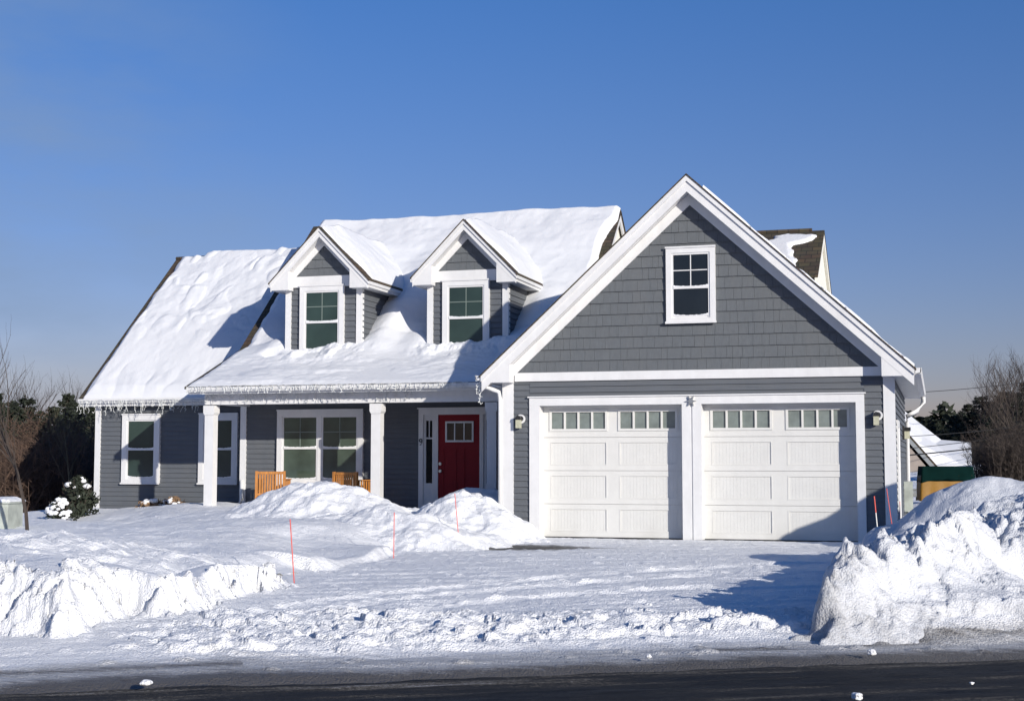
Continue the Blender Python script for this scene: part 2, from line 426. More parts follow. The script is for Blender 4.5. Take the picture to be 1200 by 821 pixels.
cut_px = [(-260, 770, -.08), (-120, 752, -.05), (0, 738, -.02), (30, 738, 0), (60, 742, 0), (105, 738, 0), (122, 730, 0), (150, 719, .02), (190, 721, .02),
          (225, 716, .02), (256, 711, .02), (270, 701, .02), (296, 693, .02), (345, 688, .02), (386, 667, .02), (440, 656, .02), (480, 646, .01), (545, 634, .01), (596, 625, 0)]
cut = [tuple(PZ(*p)[:2]) for p in cut_px]
polyA = cut + [(-7.6, 26.3), (-0.9, 26.3), (-1.0, 24.5), (-1.0, 12.9), (0.0, 12.9), (14, 20.6), (60, 46), (60, -60), (-60, -60), (-60, -21.2), (-14, 4.9)]
def poly_sd(X, Y, poly):
    inside = np.zeros(X.shape, bool); d = np.full(X.shape, 1e9); which = np.zeros(X.shape, int)
    n = len(poly)
    for i in range(n):
        x0, y0 = poly[i]; x1, y1 = poly[(i + 1) % n]
        c = ((y0 > Y) != (y1 > Y))
        with np.errstate(divide='ignore', invalid='ignore'):
            xi = (x1 - x0) * (Y - y0) / ((y1 - y0) if y1 != y0 else 1e-9) + x0
        inside ^= c & (X < xi)
        dx, dy = x1 - x0, y1 - y0
        t = np.clip(((X - x0) * dx + (Y - y0) * dy) / (dx * dx + dy * dy + 1e-12), 0, 1)
        dd = np.hypot(X - (x0 + t * dx), Y - (y0 + t * dy))
        m = dd < d; d = np.where(m, dd, d); which = np.where(m, i, which)
    return np.where(inside, -d, d), which
lawn_px = [(-80, 664, 11.2), (0, 658, 11.9), (30, 652, 12.1), (60, 650, 12.2), (85, 655, 12.5), (100, 678, 12.9), (112, 696, 13.2), (130, 697, 13.6), (150, 696, 13.9), (175, 690, 13.9), (195, 676, 13.8), (222, 660, 13.9),
           (250, 658, 14.0), (266, 660, 14.4), (278, 668, 15.0), (0, 636, 13.6), (50, 640, 13.8), (90, 648, 14.0), (150, 660, 14.9), (-60, 640, 13.5), (0, 624, 17), (50, 640, 15), (100, 645, 15.5), (200, 648, 16.5), (275, 645, 17), (320, 668, 16.2),
           (343, 677, 15.5), (400, 653, 18.8), (462, 641, 20), (537, 622, 23.5), (600, 622, 25.9), (200, 620, 21), (300, 610, 22), (100, 622, 20), (33, 628, 20),
           (0, 622, 20), (-60, 620, 20), (60, 616, 23.5), (113, 598, 31), (200, 595, 31), (280, 592, 29), (60, 612, 27), (30, 622, 24), (400, 610, 24), (330, 600, 25.5)]
lawn = [tuple(PY(*p)) for p in lawn_px] + [(-24, 31, -.35), (-22, 36, -.4), (-30, 30, -1.0), (-40, 45, -1.9), (-60, 60, -2.2), (-28, 50, -1.2), (-12, 50, .2),
        (-20, 60, -.8), (-5, 60, .9), (0.5, 27, .12), (0.3, 32, .2), (2, 38, .35), (3, 47, .8), (5, 60, 1.25), (20, 40, 1.2), (10, 25, .6), (3, 20, .3), (1, 14, .1), (6, 16.5, .1),
        (30, 40, 1.2), (-9, 28, .3), (-13, 28, .4), (-4, 30, .1), (-15, 12, .2), (-25, 12, .1), (-22, 20, -.1), (-28, 22, -.6)]
LW = np.array(lawn)
def lawn_h(X, Y):
    num = np.zeros_like(X); den = np.zeros_like(X)
    for x, y, z in LW:
        w = 1.0 / ((X - x) ** 2 + (Y - y) ** 2 + 0.10) ** 2.0
        num += w * z; den += w
    return num / den
TRACKS = [[tuple(PZ(a, b, -.02)[:2]) for a, b in T_] for T_ in (
    [(290, 716), (380, 703), (460, 694), (540, 687), (620, 680), (700, 673), (790, 667), (880, 663), (960, 662)],
    [(330, 722), (430, 706), (520, 697), (600, 690), (690, 683), (780, 677), (850, 672)],
    [(420, 724), (540, 707), (640, 699), (740, 692), (830, 688)])]
def apron_h(X, Y):
    n = ncoord(X, Y)
    z = -0.135 + 0.125 * sstep(11.3, 13.5, n) - .05 * sstep(10.75, 10.35, n) + 0.012 * sstep(14, 24, Y)
    return z
def ground_base(X, Y, detail=True):
    sd, which = poly_sd(X, Y, polyA)
    A = apron_h(X, Y); B = lawn_h(X, Y)
    n, s = ncoord(X, Y), scoord(X, Y)
    if not detail:
        return A + (B - A) * sstep(0, .5, sd)
    nc = len(cut)
    wob = fbm(X * 1.6, Y * 1.6, 3, 5, .6) * 0.20 + fbm(X * 7, Y * 7, 8, 3) * 0.05
    # width of the step: vertical cut by the shovel on the bank, soft drift elsewhere
    lumpy = sstep(-7.0, -8.6, X) * sstep(13.4, 12.2, Y)
    firm = sstep(-6.6, -6.9, X) * sstep(15.3, 14.6, Y)
    width = 0.7 - 0.42 * firm + 0.55 * lumpy
    width = np.where((Y > 17.2) & (Y < 20.4), 0.20, np.where(Y > 15.4, 1.1, width))
    t = np.clip((sd + wob * (0.5 + lumpy)) / width, 0, 1)
    st = t * t * (3 - 2 * t)
    z = A + (B - A) * st
    # shovelled left face: slanting clods
    z += lumpy * (t > 0) * (t < 1) * (blocks(X * 2.2 + Y, Y * 2.6, 28) * .20 + lumps(X * 3.2 + Y * 1.5, Y * 2.1, 21, 0.7, 0.8) * 0.16 + fbm(X * 5 + Y * 4, Y * 3, 5, 5, .6) * 0.13)
    z += 4 * t * (1 - t) * (firm > 0) * (lumps(X * 4, Y * 7, 23, .62, .6) * .05 + fbm(X * 5, Y * 9, 25, 4, .6) * .05 + blocks(X * 2.6, Y * 4.5, 26) * .22 + blocks(X * 6, Y * 9, 27) * .10)
    # lawn drift texture
    z += st * (fbm(X * .35 + Y * .1, Y * .55, 31, 4) * 0.17 + fbm(X * 1.3, Y * 3.0, 37, 4) * 0.035 + fbm(X * 9, Y * 9, 41, 3) * 0.007) * sstep(0, 1.2, sd)
    spk = lumps(X * 4.3, Y * 4.3, 51, 0.36, 0.10) + .9 * lumps(X * 8.5, Y * 8.5, 52, 0.42, 0.16 )
    z += spk * 0.045 * sstep(0.6, 1.4, sd) * sstep(-24, -20, X)
    # driveway: trodden, tyre streaks sweeping into the road
    ia = (1 - st)
    dr = ia * sstep(12.6, 13.3, n) * sstep(26.2, 25.2, Y)
    curve = n - 0.018 * (s - 4) ** 2 * sstep(17, 12.5, n)
    z += dr * (fbm(s * .4, curve * 5.0, 61, 4) * 0.022 * sstep(17.5, 14.5, n) + fbm(X * 2, Y * 2, 63, 3) * 0.008 + fbm(X * 14, Y * 14, 65, 3) * 0.008 + lumps(X * 9, Y * 9, 66, .45, .12) * .020)
    z += dr * sstep(.35, .5, fbm(s * .35, curve * 3.3, 68, 2) + .5) * 0.012
    for tr in TRACKS:
        dd = np.full(X.shape, 9.0)
        for (x0, y0), (x1, y1) in zip(tr[:-1], tr[1:]):
            ex, ey = x1 - x0, y1 - y0; q = np.clip(((X - x0) * ex + (Y - y0) * ey) / (ex * ex + ey * ey), 0, 1)
            dd = np.minimum(dd, np.hypot(X - x0 - q * ex, Y - y0 - q * ey))
        z += ia * .030 * np.exp(-(dd / .038) ** 2) * np.clip(.65 + 1.1 * fbm(X * 2.5, Y * 2.5, 69, 4), .15, 1.3) - ia * .022 * np.exp(-((dd - .17) / .10) ** 2)
    # broken slabs and crumbs thrown up along the road edge
    lo = 12.0 + 0.35 * fbm(s * .8, n * 0 + 3, 71, 3)
    top = 13.7 - 1.0 * sstep(1.0, 6.5, s) + 0.6 * fbm(s * .7, n * 0 + 9, 73, 3)
    band = sstep(lo - .35, lo + .1, n) * sstep(top + .4, top - .3, n) * ia * sstep(-0.9, 0.4, s) 
    z += band * (0.02 + lumps(X * 3.0, Y * 4.2, 81, 0.62, 0.4) * 0.05 + blocks(X * 4, Y * 6, 87) * .07 + lumps(X * 7, Y * 9, 83, 0.6, 0.6) * 0.06 + lumps(X * 17, Y * 17, 84, 0.6, 0.5) * 0.03 + np.abs(fbm(s * 1.4, n * 5, 85, 4)) * 0.07)
    sc = ia * sstep(10.4, 11.0, n) * (1 - band)
    z += sc * (lumps(X * 5, Y * 5, 91, 0.5, 0.12) * 0.06 + fbm(s * 1.2, n * 6, 93, 4) * 0.016)
    z += ia * sstep(-0.2, -2.5, s) * sstep(11.2, 12, n) * fbm(s * .7, n * 1.6, 97, 4) * 0.09
    return z

def patch(t0, t1, y0, y1, nx, ny):
    ys = y0 * (y1 / y0) ** np.linspace(0, 1, ny)
    ts = np.linspace(t0, t1, nx)
    T, Y = np.meshgrid(ts, ys)
    return T * Y, Y
Xg, Yg = patch(-0.98, 0.34, 6.2, 62, 1000, 1050)
Zg = ground_base(Xg, Yg)
n_ = ncoord(Xg, Yg); s_ = scoord(Xg, Yg)
sdg, _w = poly_sd(Xg, Yg, polyA)
Zg = np.where(n_ < 10.3, np.minimum(Zg, -0.2), Zg)
edge_w = .22 * fbm(s_ * .7, n_ * 0, 19, 5, .6)
dirt = .62 * sstep(12.15, 11.35, n_ + edge_w) + .55 * sstep(11.2, 10.45, n_ + edge_w * 1.4)
dirt = np.where(sdg > 0.3, dirt * 0.55, dirt)
dirt += 0.25 * np.exp(-((n_ - 11.45 - .1 * np.sin(s_)) / .12) ** 2) * (vnoise(s_ * 1.3, n_ * 2, 7) > -.05)
bx, by = PZ(612, 642, 0)[:2]
bare = sstep(0.16, 0.34, fbm(Xg * 1.1 + 2, Yg * 5.0, 15, 5, .62) * .9 + 0.62 * np.exp(-(((Xg - bx) / 1.35) ** 2 + ((Yg - by) / .8) ** 2) ** 1.5))
bare *= (sdg < -0.05) * np.exp(-(((Xg - bx) / 1.5) ** 2 + ((Yg - by) / .9) ** 2) ** 2)
bare2 = (sdg < 0.05) * sstep(26.02, 26.1, Yg) * (Yg < 26.5) * sstep(-.1, .1, vnoise(Xg * 2.5, Yg * 0, 4))
bare = np.maximum(bare, bare2 * .9)
Zg = np.where((Yg > 26.22) & (Xg > -7.9) & (Xg < -0.8) & (Yg < 34), np.minimum(Zg, -0.03), Zg)
ground = grid_mesh('snowy_ground', Xg, Yg, Zg, M['ground_snow'], attrs={'dirt': dirt, 'bare': bare})
tag(ground, kind='structure')

# wide sheet to the horizon, a little lower under the detailed part
xs = np.concatenate([np.linspace(-900, -80, 12), np.linspace(-70, 70, 71), np.linspace(80, 900, 12)])
ys = np.concatenate([np.linspace(-300, -12, 8), np.linspace(-10, 90, 51), np.linspace(100, 1500, 14)])
Xf, Yf = np.meshgrid(xs, ys)
Zf = ground_base(np.clip(Xf, -60, 60), np.clip(Yf, -40, 60), False)
inn = (Yf > 5) & (Yf < 64) & (np.abs(Xf / np.maximum(Yf, 1) + .32) < .72)
Zf = np.where(inn, Zf - .5, Zf - .02)
Zf = np.where(ncoord(Xf, Yf) < ROAD_N + 1.5, np.minimum(Zf, -.32), Zf)
tag(grid_mesh('snow_field', Xf, Yf, Zf, M['snow']), kind='structure')

# road sheet, object axes along the road, far edge at local y = 0
nx_, ny_ = 700, 120
us = np.linspace(-40, 45, nx_); vs = np.concatenate([np.linspace(-9.0, -3.6, 20), np.linspace(-3.5, .35, 100)])
UU, VV = np.meshgrid(us, vs)
ZZ = -0.165 + 0.012 * fbm(UU * .6, VV * 3, 5, 4) + .010 * fbm(UU * 4, VV * 12, 6, 3) - .10 * sstep(-.3, .1, VV)
road = grid_mesh('road', UU, VV, ZZ, M['road'])
road.location = (-RD[1] * ROAD_N, RD[0] * ROAD_N, 0); road.rotation_euler = (0, 0, math.atan2(RD[1], RD[0]))
tag(road, kind='structure')

# ------------------------------------------------------------------ heaped snow
def seg_field(X, Y, pts, k, flat=0.12, kfront=None):
    H = np.full(X.shape, -9.0)
    for a, b in zip(pts[:-1], pts[1:]):
        dx, dy = b[0] - a[0], b[1] - a[1]
        t = np.clip(((X - a[0]) * dx + (Y - a[1]) * dy) / (dx * dx + dy * dy + 1e-9), 0, 1)
        ex, ey = X - (a[0] + t * dx), Y - (a[1] + t * dy)
        d = np.hypot(ex, ey)
        kk = k if kfront is None else np.where(ey < 0, kfront, k)
        H = np.maximum(H, a[2] + t * (b[2] - a[2]) - kk * (np.sqrt(d * d + flat * flat) - flat))
    return H
def heap(name, pts, k, bounds, res, label, amp=1.0, flat=.25, kfront=None, seed=0, extra=None):
    x0, x1, y0, y1 = bounds
    X, Y = np.meshgrid(np.arange(x0, x1, res), np.arange(y0, y1, res))
    wx = X + fbm(X * 1.5, Y * 1.5, seed + 1, 3) * .25; wy = Y + fbm(X * 1.5, Y * 1.5, seed + 2, 3) * .25
    H = seg_field(wx, wy, pts, k, flat, kfront)
    H += amp * (fbm(X * 2.2, Y * 2.2, seed, 5, .55) * .10 + lumps(X * 3.4, Y * 3.4, seed + 3, .6, .45) * .07 + lumps(X * 8, Y * 8, seed + 4, .55, .35) * .035)
    if extra is not None: H = extra(X, Y, H)
    G = ground_base(X, Y, False)
    o = grid_mesh(name, X, Y, H, M['snow'], keep=H > G - .25)
    tag(o, label, 'snow pile')
    return o
def pts_px(L): return [tuple(PY(*p)) for p in L]
heap('snow_pile', pts_px([(205, 612, 25.8), (262, 602, 25.6), (300, 591, 25.4), (332, 578, 25.2), (358, 567, 25), (376, 565, 24.9), (400, 568, 25), (418, 574, 25.1), (432, 590, 25.3), (446, 606, 25.4)]),
     .44, (-17, -7.5, 21.5, 28), .03, 'large rounded snow pile in front of the porch, left of the middle post', seed=100)
heap('snow_pile', pts_px([(378, 609, 23), (407, 600, 23), (436, 596, 22.9), (450, 592, 22.8), (466, 597, 22.8), (488, 600, 22.7), (509, 612, 22.6), (536, 630, 22.6)]),
     .42, (-12, -6.4, 20.5, 25.5), .03, 'low lumpy snow pile in front of the middle porch post', seed=120)
heap('snow_pile', pts_px([(490, 610, 24.9), (505, 598, 24.9), (520, 585, 24.8), (534, 575, 24.7), (545, 579, 24.7), (557, 582, 24.7), (568, 596, 24.8), (582, 616, 25.0), (618, 622, 25.6)]),
     .62, (-10.5, -6.6, 22.6, 26.1), .025, 'pointed snow pile in front of the red front door', seed=140, flat=.12)
heap('snow_pile', pts_px([(528, 590, 27.2), (542, 577, 27.1), (558, 570, 27), (570, 571, 27), (588, 580, 27)]),
     .55, (-10.5, -7.97, 25.7, 28.3), .03, 'shaded blue snow pile between the red front door and the garage corner', amp=.6, seed=160)

# big bank right of the driveway
front = [(-0.86, 13.0, .56), (-0.3, 13.4, .70), (0.1, 14.2, .86), (0.45, 14.8, .98), (0.9, 15.4, 1.10), (1.6, 16, 1.3), (3.0, 17, 1.4), (6.5, 19.2, 1.5), (12, 22.5, 1.5)]
back_ = pts_px([(985, 655, 15.2), (1012, 640, 17), (1045, 631, 18.5), (1075, 616, 19), (1120, 592, 19.3), (1150, 570, 19.5), (1164, 558, 19.5), (1200, 563, 19.5)]) 
left_ = [(-0.84, 13.0, .70), (-0.80, 15, .50), (-0.95, 18, .22), (-0.9, 21.5, .14), (-0.6, 24.5, .12)]
Xb, Yb = np.meshgrid(np.arange(-1.9, 12, .022), np.arange(11.6, 27.5, .022))
wx = Xb + fbm(Xb * 1.3, Yb * 1.3, 201, 4) * .3; wy = Yb + fbm(Xb * 1.3, Yb * 1.3, 202, 4) * .3
nb = ncoord(Xb, Yb)
Hb = np.maximum(seg_field(wx, wy, front, .62, .12, .46), np.maximum(seg_field(wx, wy, back_, .72, .35, .6), seg_field(wx, wy, left_, .8, .2)))
Hb = np.maximum(Hb, seg_field(wx, wy, [(-.35, 15.2, .60), (.35, 16.4, .88), (1.1, 17, 1.12), (3, 18, 1.4)], .6, .4))
Hb = np.maximum(Hb, seg_field(wx, wy, [(1.6, 19.5, 1.2), (3.2, 20.8, 1.7), (6, 21, 2.0)], .6, .4))
Hb = np.maximum(Hb, seg_field(wx, wy, [(3.5, 21.5, 2.45), (4.3, 21.7, 2.9), (7, 21.5, 2.9)], 1.1, .3))
rough_ = sstep(17.8, 15.6, Yb + .25 * fbm(Xb, Yb, 205, 3))
Hb += rough_ * (fbm(Xb * 1.6, Yb * 1.6, 210, 6, .62) * .24 + lumps(Xb * 2.1, Yb * 2.1, 213, .62, .5) * .15 + lumps(Xb * 5, Yb * 5, 214, .62, .4) * .05 + lumps(Xb * 11, Yb * 11, 215, .62, .5) * .03 + fbm(Xb * 14, Yb * 14, 216, 3, .6) * .02 - .08 + blocks(wx * 2.1, wy * 2.1, 251) * .17 + blocks(wx * 4.6, wy * 4.6, 252) * .10 + blocks(Xb * 10, Yb * 10, 253) * .035)
Hb += (1 - rough_) * (fbm(Xb * .9, Yb * .9, 220, 4) * .10 + lumps(Xb * 3, Yb * 3, 221, .5, .12) * .05)
# plough shelf: steep broken wall near the road and a lower berm of crumbs in front of it
wall_line = 11.72 + .75 * sstep(-.6, 2.2, Xb) + .22 * fbm(scoord(Xb, Yb) * .9, nb * 0, 230, 3)
edge_l = -1.06 + .16 * fbm(Yb * 1.1, Yb * 0 + 2, 231, 5, .6) + .12 * fbm(Xb * 3, Yb * 5, 233, 3) 
side = sstep(edge_l - .04, edge_l + .16, Xb)
scoop = sstep(wall_line - .05, wall_line + .35 + 1.3 * sstep(-.5, .8, Xb), nb)
berm = (.13 + .16 * sstep(0, 4, Xb)) * sstep(11.55, 12.1, nb) * sstep(-1.25, -.8, Xb) + lumps(Xb * 3.2, Yb * 3.2, 232, .62, .6) * .13 + lumps(Xb * 8, Yb * 8, 234, .6, .5) * .05 * sstep(11.6, 12.0, nb)
Hb = np.where(Hb > .05, Hb * (.32 + .68 * scoop), Hb)
Hb = Hb * side - .3 * (1 - side)
bfoot = sstep(-1.5, -1.15, Xb)
Hb = np.maximum(Hb, (berm - .10) * bfoot - .2 * (1 - bfoot))
Hb = np.where(nb < 11.75, Hb - (11.75 - nb) * .8, Hb)
# footprints of missing clods
for (qx, qy, qr, qd) in [(.62, 14.9, .22, .22), (.95, 15.0, .28, .3), (.2, 13.4, .2, .15), (.55, 13.6, .2, .2)]:
    Hb -= qd * np.exp(-(((Xb - qx) / qr) ** 2 + ((Yb - qy) / qr) ** 2) ** 2)
Gb = ground_base(Xb, Yb, False)
db = sstep(12.3, 11.5, nb) * .42 + .26 * rough_ * sstep(-.12, .18, fbm(Xb * 1.1, Yb * 1.1, 240, 4))
bank = grid_mesh('snow_bank', Xb, Yb, Hb, M['bank_snow'], keep=Hb > Gb - .2, attrs={'dirt': db, 'bare': db * 0})
tag(bank, 'tall rough ploughed snow bank at the right end of the driveway by the road', 'snow bank')

def clod(loc, r, label, seed):
    import bmesh
    b = bmesh.new(); bmesh.ops.create_icosphere(b, subdivisions=3, radius=1)
    rnd = random.Random(seed)
    ph = [rnd.uniform(0, 6) for _ in range(6)]
    for v in b.verts:
        c = v.co
        k = 1 + .18 * math.sin(3 * c.x + ph[0]) + .15 * math.sin(4 * c.y + ph[1]) + .12 * math.sin(5 * c.z + ph[2]) + .06 * math.sin(11 * c.x + ph[3]) * math.sin(9 * c.y + ph[4])
        v.co = Vector((c.x * r * 1.25, c.y * r, c.z * r * .72)) * k
    me = bpy.data.meshes.new('snow_clod'); b.to_mesh(me); b.free(); me.materials.append(M['snow'])
    me.polygons.foreach_set('use_smooth', [True] * len(me.polygons))
    o = bpy.data.objects.new('snow_clod', me); COL.objects.link(o)
    o.location = loc; o.rotation_euler = (0, 0, rnd.uniform(0, 6))
    tag(o, label, 'snow clod', 'loose snow clods lying by the road')
for i, (px, py, z, r, lb) in enumerate([
        (172, 800, -.10, .055, 'white snow clod on the wet road near the left, leftmost of the clods'),
        (1005, 816, -.10, .05, 'white snow clod at the bottom edge of the road, below the right garage door'),
        (1139, 800, -.10, .022, 'tiny snow clod on the road in front of the tall right bank'),
        (760, 769, -.09, .035, 'small snow clod in the grey slush below the middle of the garage'),
        (793, 727, -.03, .07, 'round snow clod at the tip of the blue shadow on the driveway'),
        (793, 703, -.0, .035, 'small snow clod inside the blue shadow, just above the larger round clod'),
        (760, 708, 0, .045, 'snow clod on sunlit driveway just left of the blue shadow'),
        (1022, 765, -.09, .05, 'dirty snow clod at the foot of the right bank beside the slush')]):
    p = PZ(px, py, z); clod((p[0], p[1], z + r * .1), r * .62, lb, i)

# ------------------------------------------------------------------ HOUSE
house = empty('house', (-8.0, 30.0, 0), label='grey shingled cape style house with red door, porch, two dormers and attached two-car garage', cat='house')
HO = (-8.0, 30.0, 0)
def part(mb, name, m, parent=None, smooth=False, label=None):
    o = mb.build(name, M[m], parent or house, smooth, HO)
    if label: o['label'] = label
    return o
rnd = random.Random(4)
def lap(mb, fn, z0, z1, clip, ex=.115):
    """horizontal clapboards; fn(u,d,z) -> xyz with d the distance out of the wall"""
    z = z0
    while z < z1 - 1e-4:
        zt = min(z + ex, z1)
        a0, b0 = clip(z); a1, b1 = clip(zt)
        if b0 - a0 > .01:
            if b1 < a1: a1 = b1 = (a1 + b1) / 2
            mb.quad(fn(a0, .026, z), fn(b0, .026, z), fn(b1, .003, zt), fn(a1, .003, zt))
            mb.quad(fn(a0, .0, z), fn(b0, .0, z), fn(b0, .026, z), fn(a0, .026, z))
        z += ex
def shakes(mb, fn, z0, z1, clip, ex=.215):
    z = z0; row = 0
    while z < z1 - 1e-4:
        zt = min(z + ex, z1)
        a0, b0 = clip(z); a1, b1 = clip(zt)
        u = a0 - rnd.uniform(0, .2)
        while u < b0:
            w = rnd.choice([.12, .15, .18, .22, .26, .30]) * rnd.uniform(.9, 1.1)
            p, q = u + .0018, u + w - .0018
            l0, r0 = max(p, a0), min(q, b0); l1, r1 = max(p, a1), min(q, b1)
            if r0 - l0 > .008:
                if r1 < l1: l1 = r1 = max(min((l1 + r1) / 2, r0), l0)
                d0 = .032 + rnd.uniform(-.003, .003); d1 = .008; dz = rnd.uniform(-.002, .002)
                A, B, C, D = fn(l0, d0, z + dz), fn(r0, d0, z + dz), fn(r1, d1, zt + .004), fn(l1, d1, zt + .004)
                mb.quad(A, B, C, D)
                mb.quad(fn(l0, 0, z + dz), fn(r0, 0, z + dz), B, A)
                mb.quad(fn(l0, 0, z + dz), A, D, fn(l1, 0, zt + .004)); mb.quad(B, fn(r0, 0, z + dz), fn(r1, 0, zt + .004), C)
            u += w
        z += ex; row += 1
def front_fn(y): return lambda u, d, z: (u, y - d, z)
def right_fn(x): return lambda u, d, z: (x + d, u, z)
def const(a, b): return lambda z: (a, b)
def chev(mb, xc, za, m_, w, a, b, y0, y1, w_in=None):
    mb.prism([(xc - w, za - m_ * w - b), (xc - w, za - m_ * w - a), (xc, za - a), (xc + w, za - m_ * w - a), (xc + w, za - m_ * w - b), (xc, za - b)], y0, y1, 'Y')

# --- garage block
GX0, GX1, GY, GYB = -7.95, -0.72, 26.15, 35.2
D1 = (-7.23, -4.50, 2.50); D2 = (-4.14, -1.37, 2.48)
w = MB()
w.box(GX0 + .02, GX0 + .12, GY + .02, GYB, -.2, 2.98); w.box(GX1 - .12, GX1 - .0, GY + .02, GYB, -.2, 2.98); w.box(GX0 + .12, GX1 - .12, GYB - .1, GYB, -.2, 2.98)
w.box(GX0 + .12, D1[0] - .02, GY + .0, GY + .12, -.2, 2.98); w.box(D2[1] + .02, GX1 - .12, GY, GY + .12, -.2, 2.98)
w.box(D1[0] - .02, D2[1] + .02, GY, GY + .12, 2.52, 2.98); w.box(D1[1] + .02, D2[0] - .02, GY, GY + .12, -.2, 2.52)
part(w, 'wall', 'siding', label='grey structural garage wall')
w = MB()
lap(w, front_fn(GY), .03, 2.955, const(GX0 + .2, D1[0] - .2)); lap(w, front_fn(GY), .03, 2.955, const(D2[1] + .15, GX1 - .15))
lap(w, front_fn(GY), 2.62, 2.965, const(D1[0] - .2, D2[1] + .15))
part(w, 'clapboards', 'siding', label='grey clapboards on the garage front')
w = MB(); lap(w, right_fn(GX1), .03, 2.955, const(GY + .1, GYB)); part(w, 'clapboards', 'siding', label='grey clapboards on the garage side')
w = MB(); lap(w, lambda u, d, z: (GX0 - d + .02, u, z), .1, 2.955, const(30, GY + .1)); part(w, 'clapboards', 'siding')
g_c, g_za, g_m, g_w = -4.32, 6.70, .917, 3.98
w = MB()
shakes(w, front_fn(GY), 3.12, 6.3, lambda z: (g_c - (6.34 - z) / g_m, g_c + (6.34 - z) / g_m))
part(w, 'gable_shingles', 'shake', label='grey shingles of the garage gable')
w = MB(); w.prism([(GX0 + .05, 2.98), (GX1 - .05, 2.98), (g_c, 6.45)], GY, GY + .1); part(w, 'gable_wall', 'siding')
w = MB(); w.prism([(GX0 + .05, 2.98), (GX1 - .05, 2.98), (g_c, 6.45)], GYB - .1, GYB - .002); part(w, 'gable_wall', 'siding')

def gable_trim(xc, za, m_, wt, yf, yw, yb, tf, zbot, xin, frieze_half, fr_t, prefix=''):
    r = MB(); chev(r, xc, za, m_, wt + .03, -.032, 0, yf - .045, yb); ro = part(r, 'roof', 'shingle')
    r = MB(); chev(r, xc, za, m_, wt, 0.001, .105, yf - .03, yf - .002); chev(r, xc, za, m_, wt - .01, .02, tf, yf, yf + .03)
    part(r, 'rake_board', 'trim')
    r = MB(); chev(r, xc, za, m_, wt - .03, tf - .06, tf - .035, yf + .032, yw - .046); part(r, 'soffit', 'trim')
    r = MB()
    h = frieze_half
    r.prism([(xc - h, za - m_ * h - tf - fr_t), (xc - h, za - m_ * h - tf + .03), (xc, za - tf + .03), (xc + h, za - m_ * h - tf + .03), (xc + h, za - m_ * h - tf - fr_t), (xc, za - tf - fr_t)], yw - .045, yw - .001)
    part(r, 'frieze_board', 'trim')
    for sgn in (-1, 1):
        xt = xc + sgn * (wt - .06); xi = xc + sgn * xin
        zt_in = za - m_ * xin - tf + .02; zt_tip = za - m_ * (wt - .06) - .05
        r = MB(); r.prism([(xt, zbot), (xt, zt_tip), (xi, zt_in), (xi, zbot)], yf + .004, yw - .002); part(r, 'eave_return', 'trim')
        # eave fascia and level soffit running back
        r = MB(); xo = xc + sgn * wt; a, b = sorted((xo, xo - sgn * .03)); r.box(a, b, yf + .035, yb, zbot, za - m_ * wt - .005); part(r, 'eave_fascia', 'trim')
        r = MB(); a, b = sorted((xo - sgn * .032, xc + sgn * (xin - .2))); r.box(a, b, yw, yb, zbot + .01, zbot + .03); part(r, 'soffit', 'trim')
    return ro
groof = gable_trim(g_c, g_za, g_m, g_w, 25.8, GY, GYB + .3, .30, 2.93, 3.42, 3.5, .20)
w = MB()   # lookout ends under the left rake
w.box(-7.72, -.9, GY - .05, GY - .001, 2.955, 3.12); part(w, 'belt_board', 'trim')
for x0, x1 in ((GX0 - .02, GX0 + .20), (GX1 - .17, GX1 + .03)):
    w = MB(); a, b = (x0, x0 + .035) if x0 < -4 else (x1 - .035, x1)
    pl = [(x0, GY - .04), (x1, GY - .04), (x1, GY), (b, GY), (b, GY + .12), (a, GY + .12)] if x0 < -4 else [(x0, GY - .04), (x1, GY - .04), (x1, GY + .12), (a, GY + .12), (a, GY), (x0, GY)]
    w.prism(pl, 0.0, 2.93, 'Z'); part(w, 'corner_board', 'trim')
